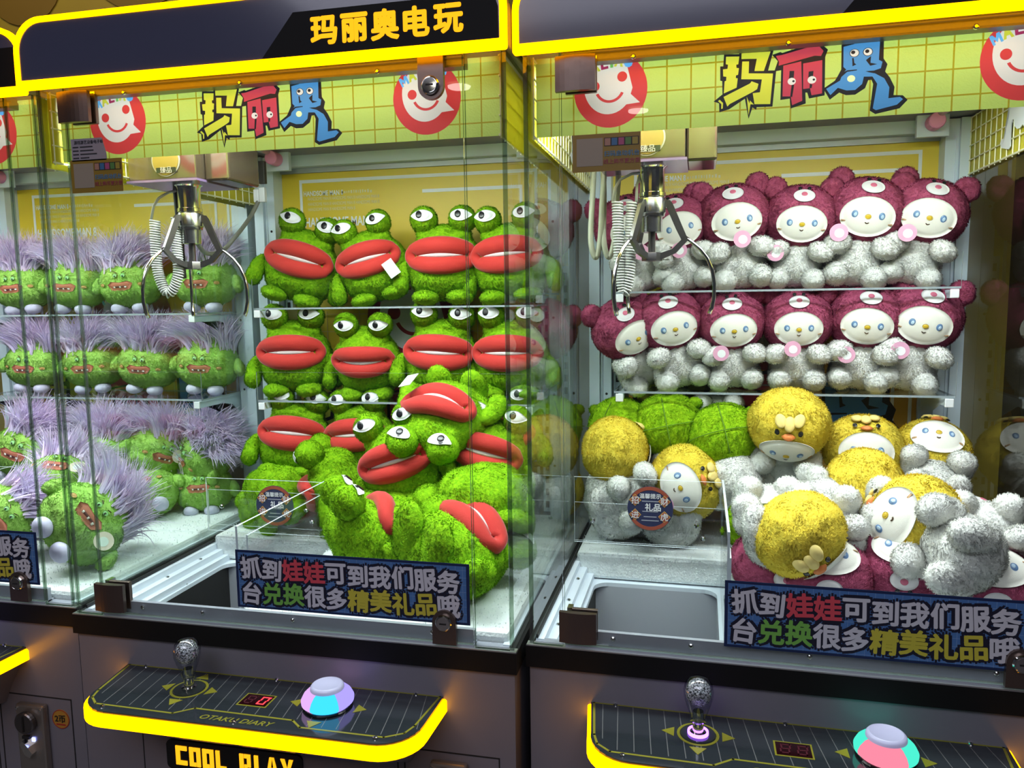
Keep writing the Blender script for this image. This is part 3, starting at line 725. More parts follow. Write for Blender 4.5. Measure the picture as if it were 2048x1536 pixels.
    q = MB(); q.box(0.078, 0.125, 0.004, 0.030, 0.8045, 0.8065); q.box(0.060, 0.068, 0.004, 0.02, 0.8045, 0.862); q.box(0.06, 0.108, 0.005, 0.03, 1.688, 1.692); q.build('hinge_foot', chrome_m, door)
    for zc, sgn in ((1.655, 1), (0.842, -1)):
        out = []
        zend = zc + sgn * 0.046 if sgn > 0 else zc - 0.036
        for k in range(13):
            a = PI * k / 12; out.append((0.690 - 0.0195 * math.cos(a), zc - sgn * 0.0195 * math.sin(a)))
        out += [(0.7095, zend), (0.6705, zend)]
        q = MB(); q.prism(out, -0.012, -0.0045); q.box(0.6715, 0.7085, -0.004, 0.006, min(zend, zc), max(zend, zc)) if False else None
        q.build('lock_plate', bronze_m, door)
        q = MB(); q.lathe([(0.001, 0), (0.0135, 0), (0.0135, 0.003), (0.012, 0.0045), (0.0108, 0.0035), (0.0102, 0.006), (0.001, 0.0062)], (0.690, -0.012, zc), 26, 'y'); q.build('lock_barrel', chrome_m, door, smooth=True, angle=35)
        MB().box(0.6845, 0.6955, -0.0189, -0.018, zc - 0.0012, zc + 0.0012).build('keyhole', seam_m, door)
    # ---- header films, grids
    its = [('header_film', film_m, [(0.0125, 1.588), (0.7875, 1.588), (0.7875, 1.712), (0.0125, 1.712)])] + word_items(0.4017, 1.6438, 0.137, 0.1203)
    for cx in (0.1245, 0.668): its += smile_items(cx, 1.6500, 0.0540)
    film = layered_print(its, 0.0345, root, True)
    lab(film, 'lime header film with a printed grid')
    for side in (0, 1):
        f = (lambda x: x) if side == 0 else (lambda x: 0.8 - x)
        a0, a1 = sorted((f(0.0095), f(0.0105)))
        sf = MB().add([(a0, 0.012, 1.583), (a0, 0.645, 1.583), (a0, 0.645, 1.70), (a0, 0.012, 1.70)], [(0, 1, 2, 3)]).build('side_film', sidefilm_m, root)
        q = MB()
        for k in range(5): q.tube([(f(0.0135), 0.012, 1.585 + k * 0.028), (f(0.0135), 0.644, 1.585 + k * 0.028)], 0.0013 if k else 0.0019, 6)
        for k in range(23): q.tube([(f(0.0125), 0.016 + k * 0.0285, 1.581), (f(0.0125), 0.016 + k * 0.0285, 1.70)], 0.0012, 6)
        q.build('wire_grid', wire_m, sf)
        pts = LOGO[15][1]
        q = MB(); q.prism([(0.40 + (p[0] - 1500) * 0.00016 * (1 if side else -1), 1.648 - (p[1] - 480) * 0.00013) for p in pts], min(f(0.015), f(0.0162)), max(f(0.015), f(0.0162)), 'yz'); q.build('sticker_back', linew_m, sf)
    # ---- top rail, light tube, marquee
    q = MB(); q.box(0.058, 0.735, 0.006, 0.028, 1.697, 1.703); q.box(0.058, 0.735, 0.010, 0.030, 1.685, 1.6945); q.box(0.058, 0.735, 0.014, 0.030, 1.6945, 1.697)
    tr = q.build('top_rail', mat('top_rail_alu', (0.26, 0.23, 0.21), 0.38, metal=0.3), root)
    studs('rail_screw', [(x, 0.010, 1.6875) for x in (0.16, 0.37, 0.60)], 0.004, 0.003, chrome_m, tr)
    q = MB(); q.box(0.02, 0.78, 0.036, 0.665, 1.712, 1.72); q.build('inner_ceiling', white_m, root)
    lh = MB().box(0.04, 0.76, 0.052, 0.172, 1.700, 1.711).build('lamp_housing', white_m, root)
    q = MB(); q.add([(0.045, 0.056, 1.6995), (0.755, 0.056, 1.6995), (0.755, 0.168, 1.6995), (0.045, 0.168, 1.6995)], [(3, 2, 1, 0)]); lab(q.build('light_panel', tube_m, lh), 'white light panel behind the header film')
    q = MB(); q.tube([(0.03, 0.0445, 1.7045), (0.77, 0.0445, 1.7045)], 0.0045, 10); q.build('light_tube', tube_m, lh, smooth=True)
    o_out = rrect(-0.008, 0.808, 1.6925, 1.803, rtop=0.052, rbot=0.004, n=10); o_in = rrect(0.0015, 0.7985, 1.7065, 1.794, rtop=0.043, rbot=0.0015, n=10)
    q = MB(); q.prism(rrect(-0.006, 0.806, 1.703, 1.801, rtop=0.050, rbot=0.003, n=10), -0.020, 0.712); mq = q.build('marquee', mat('marquee_box', (0.20, 0.19, 0.23), 0.45), root, smooth=True, angle=40)
    MB().prism(o_in, -0.0295, -0.020).build('marquee_face', face_m, mq)
    q = MB(); ring_prism(q, o_out, o_in, -0.031, -0.0225); lab(q.build('light_frame', led_m, mq), 'glowing yellow light frame round the marquee')
    q = MB(); q.prism([(0.432, 1.7068), (0.797, 1.7068), (0.7965, 1.7495), (0.790, 1.769), (0.486, 1.769)], -0.0300, -0.0294); q.build('black_title_ground', band_m, mq)
    for i, ch in enumerate('玛丽奥电玩'):
        lettering('glowing_character', ch, 0.0435, sign_led_m, mq, (0.5345 + i * 0.0475, -0.0304, 1.7395), bold=0.042, extrude=0.0)
    return root, M
# ------------------------------------------------------------------ things mounted in the machines
def shelf(label, M, z):
    t = thing('display_shelf', label, 'shelf', M @ Matrix.Translation((0.41, 0.58, z)), 'clear acrylic display shelves')
    MB().sheet(-0.33, 0.33, -0.083, 0.085, -0.004, 0.0, 2).build('shelf_plate', [acryl_m, shelf_edge_m], t)
    MB().sheet(-0.33, 0.33, -0.0865, -0.0835, -0.004, 0.066, 1).build('shelf_lip', [acryl_m, shelf_edge_m], t)
    for s in (-1, 1):
        q = MB(); prof = [(-0.086, -0.006), (0.095, -0.006), (0.095, -0.075), (0.088, -0.075), (0.080, -0.050), (0.055, -0.030), (0.010, -0.022), (-0.086, -0.022)]
        x0 = s * 0.318; q.prism(prof, x0 - 0.0035, x0 + 0.0035, 'yz'); q.build('bracket', white_m, t)
        q = MB(); q.box(x0 - 0.008, x0 + 0.008, -0.091, -0.087, -0.022, -0.005, 0.0015); q.build('bracket_tip', mat('white_plastic', (0.80, 0.82, 0.84), 0.4), t)
    return t

def arc(cx, cz, r, a0, a1, n): return [(cx + r * math.cos(rad(a0 + (a1 - a0) * k / n)), cz + r * math.sin(rad(a0 + (a1 - a0) * k / n))) for k in range(n + 1)]

def claw(label, M, x, y, z_box, spin, coil_pts, coil_r=0.0085):
    """Crane: chrome carriage, motor drum, three prongs; z_box is the carriage underside."""
    t = thing('claw_crane', label, 'claw', M @ Matrix.Translation((x, y, z_box)), 'grabber claws hanging in the machines')
    q = MB(); q.box(-0.085, 0.055, -0.055, 0.075, 0.0, 0.085, 0.002); car = q.build('carriage', mat('carriage_mirror', (0.10, 0.075, 0.05), 0.14, metal=0.7), t)
    q = MB(); q.prism([(-0.088, 0.0), (0.058, 0.0), (0.058, -0.004), (-0.088, -0.004)], -0.058, 0.078); q.build('carriage_tray', mat('tray_violet', (0.30, 0.20, 0.38), 0.2, metal=0.7), car)
    q = MB(); q.box(0.056, 0.105, -0.03, 0.075, -0.002, 0.080, 0.004); q.build('carriage_wing', mat('carriage_mirror', (0.10, 0.075, 0.05), 0.14, metal=0.7), car)
    MB().prism(circ(-0.005, 0.034, 0.029, n=32), -0.0565, -0.0550).build('badge_rim', mat('badge_cream', (0.20, 0.18, 0.13), 0.4), car)
    MB().prism(circ(-0.005, 0.034, 0.0265, n=32), -0.0575, -0.0564).build('badge', mat('badge_yellow', (0.13, 0.085, 0.006), 0.4), car)
    MB().box(-0.024, 0.016, -0.0582, -0.0574, 0.012, 0.021).build('badge_band', black_m, car)
    lettering('badge_text', '臻品', 0.0125, mat('badge_ink', (0.2, 0.18, 0.13), 0.5), car, (-0.004, -0.0584, 0.0165), bold=0.009, extrude=0.0)
    # drum
    q = MB(); q.lathe([(0.001, 0), (0.024, 0), (0.025, -0.004), (0.022, -0.006), (0.0205, -0.010), (0.0205, -0.046), (0.0225, -0.047), (0.0225, -0.053), (0.0205, -0.054), (0.0205, -0.056), (0.001, -0.056)][::-1], (0, 0, 0), 32)
    drum = q.build('motor_drum', chrome_m, t, smooth=True, angle=35)
    q = MB(); q.lathe([(0.001, 0), (0.0225, 0), (0.023, -0.001), (0.023, -0.024), (0.0215, -0.026), (0.021, -0.030), (0.0175, -0.031), (0.0175, -0.056), (0.001, -0.056)][::-1], (0, 0, -0.056), 32); q.build('drum_collar', mat('satin_chrome', (0.55, 0.55, 0.56), 0.22, metal=1.0), t, smooth=True, angle=35)
    q = MB(); q.lathe([(0.001, 0), (0.006, 0), (0.006, -0.036), (0.001, -0.036)][::-1], (0, 0, -0.112), 16); q.lathe([(0.001, 0), (0.016, 0), (0.017, -0.002), (0.017, -0.014), (0.001, -0.014)][::-1], (0, 0, -0.146), 6); q.build('plunger', dark_metal_m, t, smooth=True, angle=35)
    for k in range(3):
        a = rad(spin + 120 * k); c, s_ = math.cos(a), math.sin(a); px, py = -s_, c
        def P(r, z, w=0.0): return (c * r + px * w, s_ * r + py * w, z)
        # upper flat link
        q = MB(); w = 0.0035
        up = [(0.019, -0.058), (0.030, -0.060), (0.0345, -0.066), (0.058, -0.121), (0.050, -0.128), (0.040, -0.108), (0.0235, -0.070), (0.019, -0.074)]
        vs = [P(r, z, -w) for r, z in up] + [P(r, z, w) for r, z in up]; n = len(up)
        q.add(vs, [tuple(range(n)), tuple(range(2 * n - 1, n - 1, -1))] + [(i, n + i, n + (i + 1) % n, (i + 1) % n) for i in range(n)])
        lo = [(0.056, -0.119), (0.061, -0.126), (0.040, -0.148), (0.018, -0.157), (0.012, -0.157), (0.012, -0.148), (0.034, -0.141)]
        vs = [P(r, z, -w) for r, z in lo] + [P(r, z, w) for r, z in lo]; n = len(lo)
        q.add(vs, [tuple(range(n)), tuple(range(2 * n - 1, n - 1, -1))] + [(i, n + i, n + (i + 1) % n, (i + 1) % n) for i in range(n)])
        arm = q.build('claw_arm', dark_metal_m, t)
        # curved prong
        cv = [(0.056, -0.122), (0.066, -0.130), (0.080, -0.142), (0.092, -0.158), (0.100, -0.178), (0.1035, -0.200), (0.1035, -0.222), (0.100, -0.240), (0.096, -0.250)]
        q = MB(); n = len(cv)
        rad_ = [0.0028, 0.003, 0.0032, 0.0033, 0.0033, 0.0033, 0.0033, 0.0036, 0.0036]
        q.tube([P(r, z) for r, z in cv], rad_, 10)
        q.build('claw_prong', chrome_m, t, smooth=True)
    # coiled cord
    pts = [Vector(p) for p in coil_pts]
    # smooth path
    path = []
    for i in range(len(pts) - 1):
        p0, p1, p2, p3 = pts[max(i - 1, 0)], pts[i], pts[i + 1], pts[min(i + 2, len(pts) - 1)]
        for k in range(40):
            u = k / 40.0
            path.append(0.5 * ((2 * p1) + (p2 - p0) * u + (2 * p0 - 5 * p1 + 4 * p2 - p3) * u * u + (3 * p1 - p0 - 3 * p2 + p3) * u ** 3))
    L = [0]
    for i in range(1, len(path)): L.append(L[-1] + (path[i] - path[i - 1]).length)
    turns = L[-1] / 0.0046; N = int(turns * 9); hel = []; ref = Vector((0, -1, 0)); j = 0
    for k in range(N + 1):
        d = L[-1] * k / N
        while j < len(L) - 2 and L[j + 1] < d: j += 1
        f = (d - L[j]) / max(1e-6, L[j + 1] - L[j]); p = path[j].lerp(path[j + 1], f); tn = (path[j + 1] - path[j]).normalized()
        a = tn.cross(ref); a.normalize(); b_ = a.cross(tn); w = 2 * PI * turns * k / N
        hel.append(p + a * math.cos(w) * coil_r + b_ * math.sin(w) * coil_r)
    q = MB(); q.tube(hel, 0.00185, 6)
    cord_m = mat('cord_grey', (0.52, 0.54, 0.50), 0.45)
    coil = lab(q.build('coiled_cord', cord_m, t, smooth=True), 'pale grey coiled cable')
    for e, top in ((hel[0], Vector((-0.019, -0.012, -0.014))), (hel[-1], Vector((0.004, 0.02, 0.0)))):
        e = Vector(e); mid = (e + top) / 2 + Vector((-0.010, 0, 0.014))
        q = MB(); q.tube([e, e.lerp(mid, .5) + Vector((-.002, 0, .006)), mid, top.lerp(mid, .4) + Vector((0, 0, .003)), top], 0.0024, 8); q.build('cord_lead', cord_m, coil, smooth=True)
    return t

def cable(label, pts, r, m, cat='cable', group=None, plugs=None, n=10):
    P = [Vector(p) for p in pts]; path = []
    for i in range(len(P) - 1):
        p0, p1, p2, p3 = P[max(i - 1, 0)], P[i], P[i + 1], P[min(i + 2, len(P) - 1)]
        for k in range(n):
            u = k / n
            path.append(0.5 * ((2 * p1) + (p2 - p0) * u + (2 * p0 - 5 * p1 + 4 * p2 - p3) * u * u + (3 * p1 - p0 - 3 * p2 + p3) * u ** 3))
    path.append(P[-1])
    o0 = P[0].copy()
    q = MB(); q.tube([p - o0 for p in path], r, 10)
    t = thing('cable', label, cat, Matrix.Translation(o0), group)
    q.build('cord', m, t, smooth=True)
    for (x, y, z, w, h, mm) in (plugs or []):
        MB().box(x - w - o0.x, x + w - o0.x, y - 0.006 - o0.y, y + 0.006 - o0.y, z - h - o0.z, z + h - o0.z, 0.0015).build('plug', mm, t)
    return t

# ---- flat notices
SIGN1 = '抓到娃娃可到我们服务'; SIGN2 = '台兑换很多精美礼品哦'
def blue_notice(label, M, x0, z0, w, h):
    t = thing('notice_sign', label, 'sign', M @ Matrix.Translation((x0, -0.0045, z0)), 'blue notices on the glass doors')
    nb = mat('notice_navy', (0.025, 0.045, 0.14), 0.4, transl=0.35); bl = mat('notice_blue', (0.11, 0.27, 0.62), 0.4, transl=0.3)
    MB().box(0, w, -0.0008, 0, 0, h).build('sign_border', nb, t)
    MB().box(0.005, w - 0.005, -0.0012, -0.0008, 0.004, h - 0.004).build('sign_ground', bl, t)
    q = MB(); k = 0.005
    while k < w - 0.004: q.box(k - .0002, k + .0002, -0.0014, -0.0012, 0.004, h - 0.004); k += 0.0118
    k = 0.006
    while k < h - 0.004: q.box(0.005, w - 0.005, -0.0014, -0.0012, k - .0002, k + .0002); k += 0.0118
    q.build('sign_grid', mat('notice_line', (0.34, 0.52, 0.80), 0.4, transl=0.3), t)
    wh = mat('notice_white', (0.66, 0.66, 0.72), 0.4); rd = mat('notice_red', (0.72, 0.08, 0.11), 0.4); gr = mat('notice_green', (0.20, 0.50, 0.09), 0.4); ye = mat('notice_yellow', (0.62, 0.55, 0.06), 0.4)
    ink = mat('notice_ink', (0.012, 0.012, 0.03), 0.45)
    rg = random.Random(2)
    for row, (s_, zc) in enumerate(((SIGN1, h * 0.70), (SIGN2, h * 0.285))):
        for i, ch in enumerate(s_):
            m_ = wh
            if ch == '娃': m_ = rd
            if ch in '兑换': m_ = gr
            if ch in '精美礼品': m_ = ye
            ro = rg.uniform(-0.09, 0.09); xx = 0.0285 + i * (w - 0.049) / 9.35; zz = zc + rg.uniform(-0.0015, 0.0015)
            sz = 0.0385
            c1 = put('character_outline', text_mesh(ch, sz, bold=0.15, extrude=0.0, rot=ro), ink, t); c1.location = (xx, -0.0016, zz)
            c2 = put('character', text_mesh(ch, sz, bold=0.034, extrude=0.0, rot=ro), m_, t); c2.location = (xx, -0.0024, zz)
    return t

def round_notice(label, M, x, y, z, r=0.045):
    t = thing('round_sticker', label, 'sticker', M @ Matrix.Translation((x, y, z)), 'round notices on the chute guards')
    navy = mat('sticker_navy', (0.025, 0.03, 0.085), 0.4); red = mat('sticker_rust', (0.32, 0.07, 0.04), 0.4); wh = mat('sticker_white', (0.72, 0.72, 0.74), 0.4); gold = mat('sticker_gold', (0.55, 0.33, 0.06), 0.4)
    out = [(px, pz) for px, pz in circ(0, 0, r, n=40)]
    MB().prism(out, -0.0008, 0).build('sticker_ground', navy, t)
    for a0, a1 in ((35, 145), (215, 325)):
        a = arc(0, 0, r * 0.985, a0, a1, 14); b_ = arc(0, 0, r * 0.83, a1, a0, 14)
        MB().prism(a + b_, -0.0012, -0.0008).build('sticker_arc', red, t)
    for ch, cx, cz in (('招', -.66, .36), ('财', .62, .34), ('进', -.66, -.30), ('虎', .62, -.36)):
        d = r * 0.27
        MB().prism([(cx * r + d, cz * r), (cx * r, cz * r + d), (cx * r - d, cz * r), (cx * r, cz * r - d)], -0.0013, -0.0008).build('diamond_rim', gold, t)
        d = r * 0.235
        MB().prism([(cx * r + d, cz * r), (cx * r, cz * r + d), (cx * r - d, cz * r), (cx * r, cz * r - d)], -0.0016, -0.0012).build('diamond', red, t)
        lettering('diamond_character', ch, r * 0.36, wh, t, (cx * r, -0.0018, cz * r), bold=0.009, extrude=0.0)
    lettering('sticker_title', '温馨提示', r * 0.24, wh, t, (0, -0.0012, r * 0.56), bold=0.018, extrude=0.0)
    lettering('sticker_word', '礼品', r * 0.36, wh, t, (r * 0.12, -0.0012, r * 0.06), bold=0.027, extrude=0.0)
    q = MB()
    for hw, cz in ((.36, .32), (.34, -.14), (.28, -.38), (.38, -.55)): q.box(-hw * r, hw * r, -0.0011, -0.0008, cz * r - r * 0.022, cz * r + r * 0.022)
    q.build('sticker_small_print', mat('sticker_dim', (0.30, 0.30, 0.36), 0.4), t)
    return t

def pay_card(label, M, x0, z0):
    t = thing('payment_card', label, 'sticker', M @ Matrix.Translation((x0, -0.0045, z0)), 'payment cards on the glass doors')
    ye = mat('card_mustard', (0.30, 0.19, 0.02), 0.45)
    W, Hh = 0.098, 0.053
    MB().box(0, W, -0.0008, 0, 0, Hh).build('card', ye, t)
    MB().box(0.006, 0.044, -0.0012, -0.0008, 0.008, 0.047).build('blank_square', mat('card_grey', (0.34, 0.29, 0.22), 0.5), t)
    for i, c in enumerate(((0.42, .22, .16), (0.05, .16, .34), (0.42, .08, .20), (.10, .24, .06), (.36, .28, .04))):
        MB().box(0.0470 + i * 0.0098, 0.0550 + i * 0.0098, -0.0014, -0.0008, 0.036, 0.046).build('colour_tile', mat('card_tile_%d' % i, c, 0.45), t)
    MB().box(0.046, 0.0955, -0.0011, -0.0008, 0.035, 0.047).build('tile_ground', mat('card_ink', (0.03, 0.02, 0.015), 0.5), t)
    lettering('card_text', '扫码启动机台', 0.0085, mat('card_blue', (0.08, 0.24, 0.40), 0.5), t, (0.071, -0.0012, 0.0245), bold=0.018, extrude=0.0)
    lettering('card_text', '线上购币更方便', 0.0075, mat('card_red', (0.34, 0.07, 0.08), 0.5), t, (0.071, -0.0012, 0.0135), bold=0.018, extrude=0.0)
    return t
def label_card(label, M, x0, z0):
    t = thing('equipment_label', label, 'sticker', M @ Matrix.Translation((x0, -0.0045, z0)))
    ink = mat('label_ink', (0.03, 0.03, 0.035), 0.5)
    MB().prism([(0, 0), (0.066, 0), (0.066, 0.012), (0.059, 0.036), (0, 0.036)], -0.0008, 0).build('label_paper', mat('label_grey', (0.33, 0.30, 0.34), 0.5), t)
    lettering('label_title', '游戏游艺设备电子标', 0.0062, ink, t, (0.034, -0.0010, 0.030), bold=0.018, extrude=0.0)
    q = MB()
    for k, w in enumerate((.032, .034, .042, .022)):
        q.box(0.003, 0.014, -0.0011, -0.0008, 0.0215 - k * 0.0058, 0.0235 - k * 0.0058); q.box(0.017, 0.017 + w * .75, -0.0011, -0.0008, 0.0215 - k * 0.0058, 0.0235 - k * 0.0058)
    q.build('label_small_print', ink, t)
    return t

VI = (0.28, 0.22, 0.9); PK = (0.42, 0.24, 0.50); CYN = (0.03, 0.42, 0.80); LV = (0.24, 0.20, 0.62); MINT = (0.04, 0.46, 0.34); ROSE = (0.52, 0.14, 0.20)
m0, M0 = claw_machine('claw machine at the left edge, full of purple-haired green monster plush', -0.822, 0.022, 0.0, False, [(0, VI), (180, PK)], False)
m1, M1 = claw_machine('middle claw machine full of green frog plush with red lips', 0.0, 0.0, 0.0, True, [(0, LV), (60, PK), (200, PK), (255, CYN), (320, LV)], False)
m2, M2 = claw_machine('claw machine on the right full of white dolls in maroon, yellow and green hoods', 0.818, 0.032, rad(-1.0), False, [(0, MINT), (110, MINT), (200, ROSE), (300, MINT)], True, 0.026)

for M, nm, za, zb in ((M0, 'purple-haired monster machine', 1.322, 1.114), (M1, 'frog machine', 1.332, 1.118), (M2, 'white doll machine', 1.357, 1.146)):
    shelf('upper clear acrylic shelf with white brackets in the ' + nm, M, za)
    shelf('lower clear acrylic shelf with white brackets in the ' + nm, M, zb)

claw('chrome three-prong claw with U-shaped coiled cord hanging in the frog machine', M1, 0.136, 0.20, 1.570, 8,
     [(-0.062, -0.02, -0.068), (-0.064, -0.02, -0.12), (-0.061, -0.02, -0.17), (-0.043, -0.02, -0.205), (-0.022, -0.018, -0.175), (-0.022, -0.015, -0.12), (-0.022, -0.012, -0.062)])
claw('chrome three-prong claw with V-shaped coiled cord hanging in the white doll machine', M2, 0.176, 0.20, 1.566, -2,
     [(-0.056, -0.02, -0.062), (-0.054, -0.022, -0.12), (-0.050, -0.022, -0.18), (-0.044, -0.022, -0.212), (-0.036, -0.022, -0.18), (-0.034, -0.02, -0.12), (-0.032, -0.018, -0.060)])

steel_cord = mat('cable_grey', (0.20, 0.20, 0.17), 0.35); wplug = mat('plug_white', (0.75, 0.78, 0.78), 0.4); bk = mat('cable_black', (0.02, 0.018, 0.018), 0.5)
cable('grey cable sagging from white plugs to the claw in the frog machine', [(0.070, 0.56, 1.585), (0.058, 0.54, 1.545), (0.045, 0.50, 1.500), (0.030, 0.46, 1.462), (0.055, 0.36, 1.452), (0.118, 0.23, 1.478)], 0.0048, steel_cord, group='sagging cables',
      plugs=[(0.066, 0.56, 1.594, 0.0065, 0.015, wplug), (0.081, 0.56, 1.596, 0.0075, 0.017, wplug), (0.080, 0.563, 1.648, 0.009, 0.026, bk)])
cable('thick black drop cable behind the claw in the frog machine', [(0.078, 0.245, 1.566), (0.076, 0.25, 1.50), (0.075, 0.25, 1.44), (0.076, 0.25, 1.395)], 0.0075, bk)
for dx, lb in ((0.0, 'outer olive flat cable looping beside the claw of the white doll machine'), (0.026, 'inner olive flat cable looping beside the claw of the white doll machine')):
    cable(lb, [(0.912 + dx, 0.30, 1.60), (0.906 + dx, 0.30, 1.52), (0.902 + dx, 0.30, 1.45), (0.894 + dx * .9, 0.30, 1.418), (0.885 + dx * .9, 0.30, 1.45), (0.886 + dx * .8, 0.32, 1.53), (0.885 + dx * .6, 0.36, 1.60)], 0.0052, mat('flat_cable', (0.34, 0.35, 0.26), 0.4), group='looping cables')

blue_notice('blue notice with white, red and yellow characters on the frog machine door', M1, 0.326, 0.8375, 0.405, 0.099)
blue_notice('blue notice with white, red and yellow characters on the white doll machine door', M2, 0.298, 0.826, 0.405, 0.102)
blue_notice('blue notice cut by the left edge, on the purple-haired monster machine door', M0, 0.326, 0.8375, 0.405, 0.099)
round_notice('round navy notice on the chute guard of the frog machine', M1, 0.181, 0.3755, 0.902, 0.045)
round_notice('round navy notice on the chute guard of the white doll machine', M2, 0.165, 0.3755, 0.926, 0.045)
pay_card('mustard payment card on the frog machine door', M1, 0.061, 1.529)
pay_card('mustard payment card on the white doll machine door', M2, 0.074, 1.527)
label_card('small grey equipment label above the mustard card on the frog machine', M1, 0.065, 1.580)
# ------------------------------------------------------------------ plush toys
def blob(parts, voxel=0.0042, smooth=10, tufts=0, length=0.005, width=0.0009, seed=1, clump=0.5):
    """Smooth body grown from ellipsoids (voxel remesh + smoothing), with short pile standing on it."""
    b = MB()
    for p in parts: b.ell(p[0], p[1], p[2] if len(p) > 2 else (0, 0, 0), 20, 12)
    me = b.mesh('blob'); o = bpy.data.objects.new('blob', me); COL.objects.link(o)
    r = o.modifiers.new('r', 'REMESH'); r.mode = 'VOXEL'; r.voxel_size = voxel
    s = o.modifiers.new('s', 'SMOOTH'); s.factor = 0.5; s.iterations = smooth
    bpy.context.view_layer.update()
    out = bpy.data.meshes.new_from_object(o.evaluated_get(bpy.context.evaluated_depsgraph_get()))
    bpy.data.objects.remove(o); bpy.data.meshes.remove(me)
    return pile(out, tufts, length, width, seed, clump)

def pile(me, tufts, length, width, seed, clump=0.5):
    nv = len(me.vertices); co = np.empty(nv * 3); me.vertices.foreach_get('co', co); co = co.reshape(-1, 3)
    no = np.empty(nv * 3); me.vertex_normals.foreach_get('vector', no); no = no.reshape(-1, 3)
    faces = [tuple(p.vertices) for p in me.polygons]
    if not tufts:
        for p in me.polygons: p.use_smooth = True
        return me
    rng = np.random.RandomState(seed)
    tri = np.array([f[:3] for f in faces]); area = np.linalg.norm(np.cross(co[tri[:, 1]] - co[tri[:, 0]], co[tri[:, 2]] - co[tri[:, 0]]), axis=1)
    pick = rng.choice(len(tri), tufts, p=area / area.sum()); w = rng.dirichlet((1, 1, 1), tufts)
    quad = rng.randint(0, 2, tufts)
    T = tri[pick].copy()
    for i in range(tufts):
        f = faces[pick[i]]
        if quad[i] and len(f) == 4: T[i] = (f[0], f[2], f[3])
    P = (co[T] * w[:, :, None]).sum(1); N = (no[T] * w[:, :, None]).sum(1); N /= np.linalg.norm(N, axis=1)[:, None] + 1e-9
    # neighbouring hairs lean together: a slow vector noise in space; each blade lies like a scale, facing outwards
    k = 150.0
    lean = np.stack([np.sin(P[:, 0] * k + 1.3 * np.sin(P[:, 2] * k * .7)), np.sin(P[:, 1] * k + 2.1 + np.sin(P[:, 0] * k * .6)), np.sin(P[:, 2] * k + 4.2 + np.sin(P[:, 1] * k * .8))], 1)
    Tn = clump * lean + rng.normal(0, .30, (tufts, 3)) + np.array([0, 0, -0.35]); Tn -= N * (Tn * N).sum(1)[:, None]; Tn /= np.linalg.norm(Tn, axis=1)[:, None] + 1e-9
    D = Tn * 0.80 + N * rng.uniform(.35, .75, tufts)[:, None]; D /= np.linalg.norm(D, axis=1)[:, None]
    S = np.cross(D, N); S /= np.linalg.norm(S, axis=1)[:, None] + 1e-9
    ln = length * rng.uniform(.6, 1.15, tufts)[:, None]
    V = np.empty((tufts * 3, 3)); V[0::3] = P + S * width - N * 0.0004; V[1::3] = P - S * width - N * 0.0004; V[2::3] = P + D * ln
    gn = np.cross(V[1::3] - V[0::3], V[2::3] - V[0::3]); fl = (gn * N).sum(1) < 0
    a_ = V[0::3][fl].copy(); i0 = np.where(fl)[0] * 3; V[i0] = V[i0 + 1]; V[i0 + 1] = a_
    allv = np.vstack([co, V]); allf = faces + [(nv + 3 * i, nv + 3 * i + 1, nv + 3 * i + 2) for i in range(tufts)]
    m2 = bpy.data.meshes.new('plush'); m2.from_pydata(allv.tolist(), [], allf)
    for p in m2.polygons: p.use_smooth = True
    m2.update()
    bend = N + D * 0.7; bend /= np.linalg.norm(bend, axis=1)[:, None]
    vn = np.vstack([no, np.repeat(bend, 3, 0)])
    m2.normals_split_custom_set_from_vertices(vn.tolist())
    bpy.data.meshes.remove(me)
    return m2

def on_ell(c, r, outline, off, rings=4, thick=0.0012, rot=None, back=False):
    """Patch lying on an ellipsoid: outline in front view (x,z), pushed out by off."""
    R = Euler(rot).to_matrix() if rot else None
    n = len(outline); cx = sum(p[0] for p in outline) / n; cz = sum(p[1] for p in outline) / n
    def S(x, z, e):
        q = 1 - ((x - c[0]) / (r[0] + e)) ** 2 - ((z - c[2]) / (r[2] + e)) ** 2
        y = c[1] - (r[1] + e) * math.sqrt(max(q, 0.0004)) * (-1 if back else 1)
        return (x, y, z)
    vs = [S(cx, cz, off)]; fs = []
    for k in range(1, rings + 1):
        f = k / rings
        e = off if k < rings else off * 0.6
        vs += [S(cx + (p[0] - cx) * f, cz + (p[1] - cz) * f, e) for p in outline]
    vs += [S(p[0], p[1], off - thick) for p in outline]
    for i in range(n): fs.append((0, 1 + i, 1 + (i + 1) % n))
    for k in range(rings):
        a, b_ = 1 + k * n, 1 + (k + 1) * n
        for i in range(n): fs.append((a + i, b_ + i, b_ + (i + 1) % n, a + (i + 1) % n))
    me = bpy.data.meshes.new('patch'); me.from_pydata(vs, [], fs)
    for p in me.polygons: p.use_smooth = True
    me.update()
    bm = bmesh.new(); bm.from_mesh(me); bmesh.ops.recalc_face_normals(bm, faces=list(bm.faces)); bm.to_mesh(me); bm.free()
    return me

